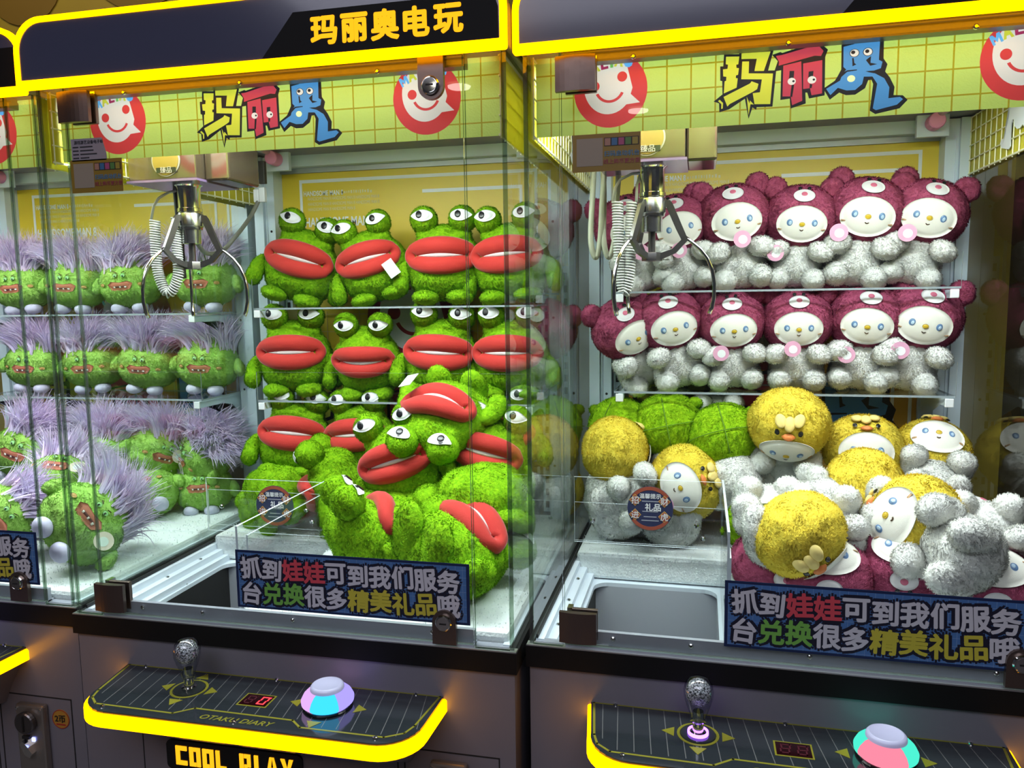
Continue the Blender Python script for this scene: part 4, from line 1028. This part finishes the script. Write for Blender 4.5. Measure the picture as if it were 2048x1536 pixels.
def pl(name, c, c2, bump=(230, 0.5), vs=130): return mat(name, c, 0.9, vary=(vs, c2), bump=bump, spec=0.1, transl=0.15)  # second tone paints the dark fur creases into the colour
FROG = pl('frog_plush', (0.31, 0.60, 0.012), (0.18, 0.44, 0.008), (200, 0.85), 170); LIPS = mat('lip_velour', (0.50, 0.036, 0.030), 0.75, bump=(500, 0.15), sheen=0.3, spec=0.2)
WHITE = pl('white_plush', (0.90, 0.90, 0.86), (0.84, 0.84, 0.79)); MAROON = pl('maroon_plush', (0.47, 0.10, 0.19), (0.33, 0.058, 0.12)); CHICK = pl('yellow_plush', (0.92, 0.74, 0.09), (0.86, 0.64, 0.06)); LIME = pl('lime_plush', (0.38, 0.64, 0.014), (0.22, 0.45, 0.008))
MONST = pl('monster_plush', (0.42, 0.70, 0.16), (0.31, 0.58, 0.10)); HAIR = mat('hazed_lavender_hair', (0.76, 0.68, 0.92), 0.45, vary=(30, (0.82, 0.62, 0.82)), spec=0.3, transl=0.3); FEET = mat('lilac_felt', (0.58, 0.56, 0.74), 0.8)  # monster plush and hair paled, glass haze put into their colour
EYEW = mat('eye_white', (0.86, 0.88, 0.88), 0.35); INK = mat('pupil_black', (0.008, 0.008, 0.010), 0.3); FACE = mat('face_velour', (0.84, 0.82, 0.74), 0.8, bump=(600, 0.1), sheen=0.2)
IRIS = mat('iris_blue', (0.12, 0.22, 0.40), 0.35); IRISL = mat('iris_light', (0.45, 0.60, 0.75), 0.35); NOSE = mat('nose_yellow', (0.62, 0.42, 0.03), 0.4); NOSEP = mat('nose_pink', (0.55, 0.12, 0.20), 0.5); MUZ = mat('muzzle_grey', (0.70, 0.68, 0.68), 0.6)
BEAK = mat('beak_orange', (0.75, 0.22, 0.05), 0.6); CREST = mat('crest_felt', (0.85, 0.66, 0.22), 0.8); TAGP = mat('tag_pink', (0.72, 0.36, 0.52), 0.45); TAGW = mat('tag_white', (0.72, 0.76, 0.74), 0.45); TAGB = mat('tag_beige', (0.55, 0.48, 0.38), 0.5); TAGG = mat('tag_motif', (0.55, 0.66, 0.60), 0.5)
MOUTH = mat('mouth_brown', (0.40, 0.12, 0.07), 0.7); MOUTHD = mat('mouth_dark', (0.10, 0.02, 0.02), 0.7); TOOTH = mat('tooth', (0.75, 0.72, 0.64), 0.5); BROW = mat('stitch_brown', (0.10, 0.06, 0.03), 0.8)

TPL = {}
def tpl(kind, parts): TPL[kind] = parts   # list of (name, mesh, material, loc, rot, [sub-parts])

def almond(cx, cz, w, h, tip, n=22):
    """Half-closed eye outline: flat-ish lower lid, pointed at one end."""
    pts = []
    for k in range(n):
        a = 2 * PI * k / n; x = math.cos(a); z = math.sin(a)
        zz = z * (1 - 0.55 * abs(x) ** 1.5) if x * tip > 0 else z
        pts.append((cx + w * x, cz + h * zz))
    return pts

def make_frog():
    body = blob([((0, 0.0, 0.083), (0.086, 0.066, 0.062)), ((0, 0.004, 0.128), (0.062, 0.052, 0.044)), ((0, 0.002, 0.054), (0.078, 0.063, 0.045)), ((0, 0, 0.108), (0.078, 0.060, 0.046)),
                 ((-0.040, -0.008, 0.150), (0.020, 0.02, 0.02)), ((0.040, -0.008, 0.150), (0.020, 0.02, 0.02))], tufts=11000, length=0.0062, width=0.0010, seed=1)
    parts = [('body', body, FROG, None, [])]
    # lips: thick padded ring round a slit
    n = 44; k = 12; vs = []; fs = []
    for i in range(n):
        a = 2 * PI * i / n; ca, sa = math.cos(a), math.sin(a)
        x = 0.062 * ca; z = 0.0205 * (abs(sa) ** 0.8) * (1 if sa > 0 else -1); rr = 0.0188 - 0.0035 * abs(ca) ** 3
        y = -0.062 + 6.6 * x * x
        # outward direction in the face plane
        o = Vector((ca * 0.35, 0, sa)).normalized() if abs(ca) < 0.93 else Vector((ca, 0, sa * 0.6)).normalized()
        f = Vector((x * 5.5, -1, 0)).normalized()
        for j in range(k):
            w = 2 * PI * j / k; q = Vector((x, y, z)) + o * math.cos(w) * rr + f * math.sin(w) * rr * 0.95
            vs.append((q.x, q.y, q.z + 0.103))
    for i in range(n):
        for j in range(k): fs.append((i * k + j, i * k + (j + 1) % k, ((i + 1) % n) * k + (j + 1) % k, ((i + 1) % n) * k + j))
    me = MB().add(vs, fs).mesh('lips', True)
    slit = MB(); pts = [(0.046 * t, -0.0675 + 6.6 * (0.046 * t) ** 2, 0.103) for t in [q / 6 - 1 for q in range(13)]]
    slit.tube(pts, [0.0008 + 0.0042 * (1 - abs(q / 6 - 1) ** 2) for q in range(13)], 8)
    parts.append(('lips', me, LIPS, None, [('mouth_slit', slit.mesh('mouth_slit', True), mat('mouth_white', (0.66, 0.56, 0.56), 0.6), None)]))
    for s in (-1, 1):
        c = (s * 0.041, -0.012, 0.180); r = (0.0300, 0.0290, 0.0300)
        em = blob([(c, r)], 0.0045, 3, 2600, 0.005, 0.0009, 7 + s)
        wt = on_ell(c, r, almond(c[0] + s * 0.0005, c[2] + 0.007, 0.0235, 0.0125, s), 0.0045)
        pu = on_ell(c, r, circ(c[0] - 0.005, c[2] + 0.0085, 0.0078, 0.0088, 16), 0.0056)
        parts.append(('eye_bump', em, FROG, None, [('eye_white', wt, EYEW, None), ('pupil', pu, INK, None)]))
        arm = blob([((s * 0.090, -0.014, 0.062), (0.019, 0.018, 0.036), (0, -s * 0.35, 0)), ((s * 0.094, -0.02, 0.042), (0.019, 0.019, 0.022))], 0.0045, 5, 1400, 0.0055, 0.001, 11 + s)
        parts.append(('arm', arm, FROG, None, []))
        ft = blob([((s * 0.036, -0.034, 0.017), (0.030, 0.040, 0.0165)), ((s * 0.036, -0.005, 0.026), (0.028, 0.03, 0.024))], 0.0045, 5, 1700, 0.005, 0.001, 21 + s)
        parts.append(('foot', ft, FROG, None, []))
    tpl('frog', parts)

def bear_base(hood, kind):
    HC, HR = (0, 0, 0.147), (0.075, 0.066, 0.068)
    hp = [(HC, HR), ((0, 0.004, 0.137), (0.070, 0.062, 0.060))]
    head = blob(hp, tufts=9000, length=0.0058, width=0.0010, seed=3)
    subs = []
    fz = 0.134
    subs.append(('face', on_ell(HC, HR, circ(0, fz, 0.0485, 0.0365, 30), 0.0052, 6), FACE, None))
    for s in (-1, 1):
        subs.append(('eye', on_ell(HC, HR, circ(s * 0.0235, fz + 0.002, 0.0068, 0.0082, 16), 0.0064, 3), IRIS, None))
        subs.append(('eye_shine', on_ell(HC, HR, circ(s * 0.0235 + 0.001, fz + 0.001, 0.0040, 0.0052, 14), 0.0070, 3), IRISL, None))
        subs.append(('cheek_stitch', on_ell(HC, HR, [(s * 0.036, fz - 0.010), (s * 0.045, fz - 0.009), (s * 0.045, fz - 0.0115), (s * 0.036, fz - 0.0125)], 0.0064, 2), mat('cheek_tan', (0.50, 0.30, 0.15), 0.7), None))
    subs.append(('nose', on_ell(HC, HR, circ(0, fz - 0.001, 0.0056, 0.0044, 14), 0.0078, 3), NOSE, None))
    subs.append(('smile', on_ell(HC, HR, arc(0, fz - 0.009, 0.006, 200, 340, 8) + arc(0, fz - 0.009, 0.0045, 340, 200, 8), 0.0064, 2), BROW, None))
    extra = []
    if kind == 'maroon':
        mz = 0.190
        subs.append(('muzzle', on_ell(HC, HR, circ(0, mz, 0.0205, 0.0125, 24), 0.0042, 4), MUZ, None))
        subs.append(('muzzle_nose', on_ell(HC, HR, circ(0, mz + 0.003, 0.0072, 0.0052, 14), 0.0052, 3), NOSEP, None))
        for s in (-1, 1):
            subs.append(('bear_eye', on_ell(HC, HR, circ(s * 0.009, mz + 0.0148, 0.0038, 0.0032, 12), 0.0046, 2), INK, None))
            ear = blob([((s * 0.055, 0.004, 0.205), (0.025, 0.015, 0.025)), ((s * 0.048, 0.004, 0.192), (0.018, 0.014, 0.02))], 0.0042, 6, 1700, 0.0055, 0.001, 31 + s)
            extra.append(('ear', ear, hood, None, []))
    if kind == 'chick':
        cz_ = 0.200
        cr = MB(); 
        for lx, lz, lw, lh in ((-0.0155, cz_ - 0.001, 0.0100, 0.0075), (0.0155, cz_ + 0.001, 0.0100, 0.0070), (0.0, cz_ - 0.0035, 0.0095, 0.0095)):
            subs.append(('crest_lobe', on_ell(HC, HR, circ(lx, lz, lw, lh, 16), 0.0090, 3, 0.006), CREST, None))
        subs.append(('beak', on_ell(HC, HR, [(-0.012, cz_ - 0.022), (-0.006, cz_ - 0.018), (0, cz_ - 0.0165), (0.006, cz_ - 0.018), (0.012, cz_ - 0.022), (0.007, cz_ - 0.0255), (0, cz_ - 0.027), (-0.007, cz_ - 0.0255)], 0.0092, 3, 0.006), BEAK, None))
        for s in (-1, 1): subs.append(('chick_eye', on_ell(HC, HR, circ(s * 0.020, cz_ - 0.016, 0.0042, 0.0040, 14), 0.0072, 2), INK, None))
    if kind == 'lime':
        for s in (-1, 1):
            ear = blob([((s * 0.064, 0.012, 0.178), (0.018, 0.012, 0.013)), ((s * 0.056, 0.010, 0.174), (0.014, 0.011, 0.012))], 0.0042, 5, 900, 0.0055, 0.001, 31 + s)
            extra.append(('ear', ear, hood, None, []))
        for s in (-1, 1):
            q = MB(); q.tube([(0, 0.045, 0.200), (0, 0.064, 0.170), (0, 0.0705, 0.145), (0, 0.066, 0.115), (0, 0.055, 0.095)], 0.0012, 6)
        subs.append(('seam', q.mesh('seam', True), mat('lime_seam', (0.12, 0.25, 0.01), 0.9), None))
        q = MB(); q.tube([(0.0785 * math.sin(a), 0.0700 * math.cos(a), 0.140) for a in [rad(-80 + 10 * k) for k in range(17)]], 0.0010, 6)
        subs.append(('seam', q.mesh('seam', True), mat('lime_seam', (0.12, 0.25, 0.01), 0.9), None))
    parts = [('hood', head, hood, None, subs)] + extra
    if 'doll_body' not in TPL:
        bd = blob([((0, 0.004, 0.060), (0.054, 0.048, 0.048)), ((0, 0.004, 0.040), (0.057, 0.050, 0.038)), ((0, 0, 0.085), (0.042, 0.038, 0.03))], tufts=7000, length=0.0062, width=0.0010, seed=4)
        L = [('body', bd, WHITE, None, [])]
        for s in (-1, 1):
            L.append(('arm', blob([((s * 0.042, -0.048, 0.080), (0.0265, 0.026, 0.020), (0, s * 0.25, 0)), ((s * 0.048, -0.024, 0.080), (0.018, 0.026, 0.018))], 0.0045, 6, 1600, 0.0058, 0.001, 41 + s), WHITE, None, []))
            L.append(('leg', blob([((s * 0.034, -0.030, 0.024), (0.025, 0.036, 0.0235)), ((s * 0.032, -0.008, 0.030), (0.026, 0.03, 0.026))], 0.0045, 6, 1800, 0.0058, 0.001, 51 + s), WHITE, None, []))
        q = MB(); q.lathe([(0.001, 0), (0.0165, 0), (0.0165, 0.001), (0.001, 0.001)], (0, 0, 0), 24, 'y'); q_ = q.mesh('tag')
        TPL['doll_body'] = L; TPL['doll_tag'] = q_; TPL['beige_tag'] = q_.copy(); pr = MB(); pr.lathe([(0.0004, 0.001), (0.0085, 0.001), (0.0085, 0.0014), (0.0004, 0.0014)], (0.001, 0, -0.001), 18, 'y'); TPL['tag_print'] = pr.mesh('tag_print'); TPL['grey_print'] = pr.mesh('tag_print')
    tpl(kind, parts + TPL['doll_body'])

def make_monster():
    C, R_ = (0, 0, 0.078), (0.076, 0.060, 0.058)
    body = blob([(C, R_), ((0, 0, 0.060), (0.074, 0.060, 0.048)), ((0, 0, 0.115), (0.058, 0.046, 0.035))], tufts=9500, length=0.0055, width=0.001, seed=6)
    subs = [('mouth', on_ell(C, R_, [(-0.030, 0.070), (-0.020, 0.077), (0, 0.0745), (0.020, 0.078), (0.030, 0.072), (0.022, 0.058), (0, 0.053), (-0.022, 0.056)], 0.0055, 3), MOUTH, None),
            ('mouth_gap', on_ell(C, R_, [(-0.022, 0.0665), (0, 0.0675), (0.022, 0.0685), (0.014, 0.061), (-0.014, 0.060)], 0.0064, 2), MOUTHD, None)]
    for x in (-0.012, 0.002, 0.014): subs.append(('tooth', on_ell(C, R_, [(x - .003, .066), (x + .003, .066), (x + .002, .061), (x - .002, .061)], 0.0072, 2), TOOTH, None))
    for s in (-1, 1):
        subs.append(('eye', on_ell(C, R_, circ(s * 0.0095, 0.092, 0.0050, 0.0050, 14), 0.0060, 2), mat('eye_green', (0.26, 0.55, 0.20), 0.6), None))
        subs.append(('pupil', on_ell(C, R_, circ(s * 0.0095, 0.0905, 0.0024, 0.0026, 12), 0.0068, 2), INK, None))
        subs.append(('brow', on_ell(C, R_, [(s * 0.006, .099), (s * .013, .1025), (s * .0135, .101), (s * .0065, .0975)], 0.0062, 2), BROW, None))
        subs.append(('cheek', on_ell(C, R_, circ(s * 0.046, 0.070, 0.006, 0.004, 12), 0.0055, 2), mat('cheek_rust', (0.50, 0.30, 0.10), 0.8), None))
    parts = [('body', body, MONST, None, subs)]
    for s in (-1, 1):
        parts.append(('arm', blob([((s * 0.078, -0.008, 0.070), (0.015, 0.014, 0.024), (0, -s * 0.4, 0))], 0.0045, 4, 700, 0.005, 0.001, 61 + s), MONST, None, []))
        parts.append(('foot', blob([((s * 0.026, -0.018, 0.012), (0.020, 0.026, 0.015))], 0.0045, 4, 0), FEET, None, []))
    for v in range(3):
        rng = random.Random(70 + v); vs = []; fs = []
        sweep = (-0.5, 0.55, 0.15)[v]
        for i in range(1900):
            if i % 9 == 0:   # a new lock: its hairs share root area, direction and curl
                a = rng.uniform(0, 2 * PI); rr = math.sqrt(rng.random()) * 0.98; lx, ly = 0.064 * rr * math.cos(a), 0.002 + 0.050 * rr * math.sin(a)
                ld = Vector((lx * 6 + sweep * 0.55 + rng.gauss(0, .30), ly * 6 + 0.10 + rng.gauss(0, .25), 1.0)); lc = Vector((sweep * 1.0 + lx * 8 + rng.gauss(0, .5), -0.1 + ly * 8 + rng.gauss(0, .4), -0.75 + rng.gauss(0, .3))); ll = rng.uniform(0.062, 0.098)
            x, y = lx + rng.gauss(0, .004), ly + rng.gauss(0, .004)
            z = 0.078 + 0.066 * math.sqrt(max(0.02, 1 - (x / 0.080) ** 2 - (y / 0.064) ** 2))
            p = Vector((x, y, z - 0.006)); d = (ld + Vector((rng.gauss(0, .10), rng.gauss(0, .10), 0))).normalized()
            ln = ll * rng.uniform(.75, 1.1); sg = 6; w0 = rng.uniform(0.0014, 0.0028); curl = lc + Vector((rng.gauss(0, .15), rng.gauss(0, .15), rng.gauss(0, .1)))
            sd = d.cross(Vector((rng.gauss(0, 1), rng.gauss(0, 1), 0.2))).normalized(); base = len(vs)
            for k in range(sg + 1):
                f = k / sg; w = w0 * (1 - f * 0.92)
                vs += [p + sd * w, p - sd * w]
                p = p + d * (ln / sg); d = (d + curl * 0.17).normalized()
            for k in range(sg): fs.append((base + 2 * k, base + 2 * k + 1, base + 2 * k + 3, base + 2 * k + 2))
        TPL['hair%d' % v] = MB().add(vs, fs).mesh('hair', True)
    tpl('monster', parts)

make_frog()
bear_base(MAROON, 'maroon'); bear_base(CHICK, 'chick'); bear_base(LIME, 'lime')
make_monster()
q = MB(); q.box(-0.013, 0.013, -0.0006, 0.0006, -0.019, 0.019); TPL['card_tag'] = q.mesh('tag')
CENTER = {'frog': (0, 0, 0.09), 'maroon': (0, 0, 0.145), 'chick': (0, 0, 0.145), 'lime': (0, 0, 0.145), 'monster': (0, 0, 0.075)}
PN = {'frog': 'frog_plush', 'maroon': 'hooded_doll', 'chick': 'hooded_doll', 'lime': 'hooded_doll', 'monster': 'monster_plush'}
CAT = {'frog': 'plush toy', 'maroon': 'plush doll', 'chick': 'plush doll', 'lime': 'plush doll', 'monster': 'plush toy'}
GRP = {'frog': 'green frog plush toys', 'maroon': 'dolls in maroon bear hoods', 'chick': 'dolls in yellow chick hoods', 'lime': 'dolls in lime green hoods', 'monster': 'purple-haired green monster plush toys'}

def inst(name, me, m, parent):
    if not me.materials: me.materials.append(m)
    o = bpy.data.objects.new(name, me); COL.objects.link(o); o.parent = parent
    return o
def plush(kind, label, pos, rot, scale=1.0, stand=False, tagrot=None, idx=0):
    """pos is the toy's centre, or its base point when it stands."""
    R = Euler((rad(rot[0]), rad(rot[1]), rad(rot[2])), 'XYZ').to_matrix()
    base = Vector(pos) if stand else Vector(pos) - R @ (Vector(CENTER[kind]) * scale)
    mw = R.to_4x4() @ Matrix.Scale(scale, 4); mw.translation = base
    t = thing(PN[kind], label, CAT[kind], mw, GRP[kind])
    for nm, me, m, _, subs in TPL[kind]:
        o = inst(nm, me, m, t)
        for sn, sme, sm, _2 in subs: inst(sn, sme, sm, o)
    if kind == 'monster': lab(inst('hair', TPL['hair%d' % (idx % 3)], HAIR, t), 'shaggy lavender hair')
    if tagrot is not None:
        if kind == 'frog':
            o = inst('swing_tag', TPL['card_tag'], TAGW, t)
        elif kind == 'monster':
            o = inst('swing_tag', TPL['beige_tag'], TAGB, t); inst('tag_print', TPL['grey_print'], TAGG, o)
        else:
            o = inst('swing_tag', TPL['doll_tag'], TAGP, t); inst('tag_print', TPL['tag_print'], EYEW, o)
        o.location = tagrot[:3]; o.rotation_euler = tuple(rad(a) for a in tagrot[3:])
    return t

TOYS = [
    ('frog', 'green frog plush leaning right, leftmost on the upper frog shelf', (0.1385, 0.5737, 1.3390), (0, 16, 14), 1.050, True, None),
    ('frog', 'green frog plush leaning left with white tag, second on the upper frog shelf', (0.3679, 0.5840, 1.3390), (0, -15, 10), 1.000, True, (0.052, -0.078, 0.066, 0, -20, 10)),
    ('frog', 'upright green frog plush, third from the left on the upper frog shelf', (0.5187, 0.5800, 1.3330), (0, 0, 8), 1.060, True, None),
    ('frog', 'green frog plush at the right end of the upper frog shelf', (0.6802, 0.5800, 1.3330), (0, -4, 0), 1.050, True, None),
    ('frog', 'wide green frog plush at the left end of the lower frog shelf', (0.1371, 0.5800, 1.1190), (0, 0, 14), 1.060, True, None),
    ('frog', 'green frog plush slumped low, second from the left on the lower frog shelf', (0.3182, 0.6008, 1.1230), (14, 0, 10), 0.970, True, None),
    ('frog', 'green frog plush with tall eyes, third from the left on the lower frog shelf', (0.4995, 0.5791, 1.1190), (0, 4, 8), 1.060, True, None),
    ('frog', 'green frog plush at the right end of the lower frog shelf', (0.6714, 0.5800, 1.1190), (0, 0, 0), 1.050, True, None),
    ('frog', 'green frog plush standing under the lower shelf at the left of the frog heap', (0.1434, 0.5500, 1.0174), (-10, 7, 14), 1.050, False, None),
    ('frog', 'green frog plush tucked behind the heap, under the second shelf frog', (0.3092, 0.5600, 1.0200), (-6, -4, 4), 1.000, False, None),
    ('frog', 'upside-down green frog plush lying on top of the frog heap', (0.5716, 0.3800, 1.0973), (-118, -6, 172), 1.080, False, (0.06, -0.085, 0.09, 0, 0, 20)),
    ('frog', 'green frog plush leaning left in the middle of the frog heap', (0.4898, 0.3500, 1.0088), (-6, -17, 8), 1.030, False, None),
    ('frog', 'green frog plush tilted right at the right side of the frog heap', (0.6607, 0.4000, 1.0196), (-8, 13, 0), 1.000, False, None),
    ('frog', 'green frog plush peering out behind the upside-down frog', (0.6622, 0.5500, 1.0426), (0, 0, 0), 0.980, False, None),
    ('frog', 'green frog plush turned away behind the round navy notice', (0.1342, 0.5000, 0.9010), (80, 0, 150), 1.080, False, None),
    ('frog', 'green frog plush facing left behind the corner of the chute guard', (0.2921, 0.4700, 0.9270), (25, 0, -80), 1.080, False, None),
    ('frog', 'green frog plush face down in the middle of the heap front', (0.4817, 0.3200, 0.9062), (85, 0, -80), 1.080, False, None),
    ('frog', 'green frog plush with its back turned, right of the heap middle', (0.6041, 0.3300, 0.9146), (85, 0, 185), 1.120, False, None),
    ('frog', 'green frog plush turned away just above the blue notice, lips to the right', (0.4770, 0.1900, 0.9021), (-35, 0, 128), 1.050, False, None),
    ('frog', 'big green frog plush lying feet first in the front right corner', (0.6556, 0.1700, 0.8934), (-98, 12, -35), 1.180, False, None),
    ('frog', 'green frog plush sideways at the right glass of the frog machine', (0.6769, 0.2800, 0.9641), (85, 0, -60), 1.050, False, None),
    ('frog', 'green frog plush low in the heap behind the front two frogs', (0.5508, 0.3000, 0.8933), (80, 0, 160), 1.000, False, None),
    ('frog', 'green frog plush buried at the back left of the heap', (0.1732, 0.6000, 0.9129), (20, 0, 30), 1.000, False, None),
    ('monster', 'green monster with shaggy purple hair at the left edge of the upper shelf', (-0.6644, 0.6213, 1.3230), (0, -4, 14), 1.000, True, None),
    ('monster', 'green monster with purple hair, second from the left on the upper shelf', (-0.5104, 0.6191, 1.3230), (0, 3, 14), 1.000, True, None),
    ('monster', 'green monster with purple hair, third from the left on the upper shelf', (-0.3377, 0.6206, 1.3230), (0, -2, 14), 1.020, True, None),
    ('monster', 'green monster with purple hair behind the claw on the upper shelf', (-0.1331, 0.6294, 1.3230), (0, 2, 12), 1.050, True, None),
    ('monster', 'green monster with purple hair at the left edge of the lower shelf', (-0.6579, 0.6188, 1.1150), (0, 4, 14), 0.980, True, None),
    ('monster', 'green monster with purple hair, second from the left on the lower shelf', (-0.4669, 0.6209, 1.1150), (0, -3, 14), 1.000, True, None),
    ('monster', 'green monster with high swept purple hair, third on the lower shelf', (-0.3112, 0.6181, 1.1150), (0, 6, 14), 1.000, True, None),
    ('monster', 'green monster with pink-tinged hair at the right end of the lower shelf', (-0.1416, 0.6289, 1.1150), (0, 4, 12), 1.030, True, None),
    ('monster', 'green monster smiling at the left of the monster heap', (-0.5776, 0.5000, 0.9724), (-15, 22, 10), 1.120, False, None),
    ('monster', 'green monster with beige tag in the middle of the monster heap', (-0.3488, 0.5000, 0.9756), (-12, 10, 20), 1.000, False, (0.05, -0.07, 0.06, 0, 20, 0)),
    ('monster', 'green monster turned right with beige tag in the monster heap', (-0.2510, 0.5500, 0.9685), (-5, 25, 60), 1.000, False, (0.03, -0.07, 0.08, 0, 30, 0)),
    ('monster', 'green monster leaning right at the right of the monster heap', (-0.1409, 0.6000, 0.9567), (-10, 30, -35), 1.050, False, None),
    ('monster', 'green monster lying with feet up below the smiling monster', (-0.3194, 0.3200, 0.9474), (-60, 10, 20), 1.000, False, (0.05, -0.07, 0.06, 0, 20, 0)),
    ('monster', 'big green monster lying on its side beside the front glass of the monster heap', (-0.1201, 0.1600, 0.9106), (-55, 58, 10), 1.120, False, (0.05, -0.07, 0.06, 0, 20, 0)),
    ('monster', 'green monster cut off by the left photo edge, low in the heap', (-0.3182, 0.1600, 0.9067), (-40, 60, 10), 1.000, False, None),
    ('monster', 'small green monster sitting at the right end of the monster heap', (-0.1344, 0.5800, 0.8791), (-20, 0, 20), 0.950, False, None),
    ('monster', 'green monster half hidden in the lower monster heap', (-0.2328, 0.5000, 0.8810), (-50, -20, 30), 0.950, False, None),
    ('maroon', 'maroon bear-hooded doll at the left end of the upper shelf, behind the claw cord', (0.9753, 0.6078, 1.3570), (0, -18, 10), 1.000, True, (0.0, -0.075, 0.085, 0, 0, 0)),
    ('maroon', 'maroon bear-hooded doll behind the claw, second on the upper shelf', (1.0592, 0.6041, 1.3570), (0, -12, 8), 0.970, True, (-0.012, -0.075, 0.09, 10, 0, 0)),
    ('maroon', 'maroon bear-hooded doll, third from the left on the upper shelf', (1.1715, 0.6007, 1.3570), (0, -8, 2), 1.040, True, (0.004, -0.075, 0.098, 0, 0, 0)),
    ('maroon', 'maroon bear-hooded doll, fourth from the left on the upper shelf', (1.2754, 0.6108, 1.3570), (4, 4, -4), 1.000, True, (-0.045, -0.07, 0.075, 0, 0, 0)),
    ('maroon', 'maroon bear-hooded doll with a raised ear, fifth on the upper shelf', (1.3859, 0.6025, 1.3570), (0, 9, -6), 1.050, True, (-0.045, -0.074, 0.098, 0, 0, 0)),
    ('maroon', 'maroon bear-hooded doll at the right end of the upper shelf', (1.4879, 0.6050, 1.3570), (0, 14, -8), 1.020, True, (-0.03, -0.078, 0.098, 0, 0, 0)),
    ('maroon', 'maroon bear-hooded doll bowing left at the left end of the lower shelf', (0.9739, 0.6423, 1.1470), (8, -26, 22), 1.000, True, None),
    ('maroon', 'maroon bear-hooded doll tilted left, second on the lower shelf', (1.0503, 0.6109, 1.1470), (2, -13, 10), 1.020, True, None),
    ('maroon', 'maroon bear-hooded doll with pink disc tag, third on the lower shelf', (1.1586, 0.6103, 1.1470), (4, -4, 2), 0.980, True, (-0.03, -0.078, 0.09, 0, 0, 0)),
    ('maroon', 'maroon bear-hooded doll sitting straight, fourth on the lower shelf', (1.2837, 0.6049, 1.1470), (2, 0, -4), 0.980, True, (-0.012, -0.078, 0.094, 0, 0, 0)),
    ('maroon', 'maroon bear-hooded doll tilted right, fifth on the lower shelf', (1.4032, 0.6073, 1.1470), (2, 6, -8), 1.020, True, (-0.03, -0.068, 0.075, 0, 0, 0)),
    ('maroon', 'maroon bear-hooded doll at the right end of the lower shelf', (1.4888, 0.6089, 1.1470), (2, 13, -6), 1.050, True, (-0.03, -0.072, 0.08, 0, 0, 0)),
    ('lime', 'lime-hooded doll with its back turned at the left of the doll heap', (0.9137, 0.6000, 1.0543), (10, 0, 150), 1.000, False, None),
    ('lime', 'lime-hooded doll seen from behind, middle of the three lime hoods', (1.0181, 0.5800, 1.0662), (12, 12, 182), 1.020, False, None),
    ('lime', 'lime-hooded doll seen from behind, rightmost and lowest lime hood', (1.1353, 0.5500, 1.0502), (25, 12, 184), 1.020, False, None),
    ('maroon', 'upside-down white doll body showing behind the lime hoods', (1.1282, 0.6400, 0.9965), (0, 178, 0), 0.950, False, None),
    ('chick', 'yellow chick-hooded doll bowing forward with orange beak in the doll heap', (1.2589, 0.5000, 1.0868), (38, 4, -6), 1.080, False, None),
    ('chick', 'yellow-hooded doll facing away beside the left glass', (0.9091, 0.5200, 1.0183), (5, 0, 120), 1.050, False, None),
    ('chick', 'yellow-hooded doll lying on its side above the round navy notice', (1.0568, 0.5000, 0.9586), (-22, 68, -18), 1.080, False, (0.02, -0.078, 0.095, 0, 0, 0)),
    ('chick', 'yellow-hooded doll facing the viewer left of the slotted upright', (1.4086, 0.5400, 1.0302), (-18, 0, -6), 1.050, False, None),
    ('chick', 'yellow-hooded doll with raised arm and big soles at the right of the heap', (1.5434, 0.5700, 1.0232), (-55, 6, -8), 1.000, False, None),
    ('chick', 'yellow-hooded doll sliding forward on its side right of the heap middle', (1.3789, 0.3800, 0.9858), (10, -72, 195), 1.050, False, None),
    ('chick', 'yellow-hooded doll tipped head first at the heap front', (1.2397, 0.1800, 0.9562), (72, -42, -10), 1.020, False, None),
    ('chick', 'yellow-hooded doll lying on its back with head to the left at the front', (1.4307, 0.2400, 0.9678), (-60, -68, -4), 1.080, False, None),
    ('lime', 'lime-hooded doll lying face up beside the chute guard', (1.2036, 0.3000, 0.9319), (-95, -6, 4), 1.000, False, None),
    ('maroon', 'maroon-hooded doll lying low beside the chute guard', (1.2087, 0.2400, 0.8848), (-142, 0, 190), 1.000, False, None),
    ('maroon', 'maroon-hooded doll lying under the head-first yellow doll', (1.2853, 0.2000, 0.8839), (-140, 0, 176), 1.000, False, None),
    ('maroon', 'maroon-hooded doll face up in the middle of the heap front', (1.4079, 0.2200, 0.8963), (-138, 0, 168), 1.000, False, None),
    ('maroon', 'maroon-hooded doll face up in the front right corner', (1.5249, 0.1900, 0.8836), (-140, 0, 172), 1.000, False, None),
    ('maroon', 'maroon-hooded doll cut by the right photo edge', (1.5215, 0.2900, 0.9319), (-50, 20, -10), 1.000, False, None),
    ('chick', 'white doll lying soles forward behind the chute guard, left one', (0.9170, 0.6100, 0.9031), (-80, 0, 0), 1.050, False, None),
    ('maroon', 'white doll lying soles forward behind the chute guard, right one', (1.0301, 0.6000, 0.8923), (-80, 5, 0), 1.050, False, None),
    ('chick', 'yellow-hooded doll buried under the side-sliding doll', (1.4354, 0.4200, 0.9106), (-70, -15, 0), 1.000, False, None),
]
for i, (kind, label, pos, rot, sc, stand, tg) in enumerate(TOYS):
    plush(kind, label, pos, rot, sc, stand, tg, i)
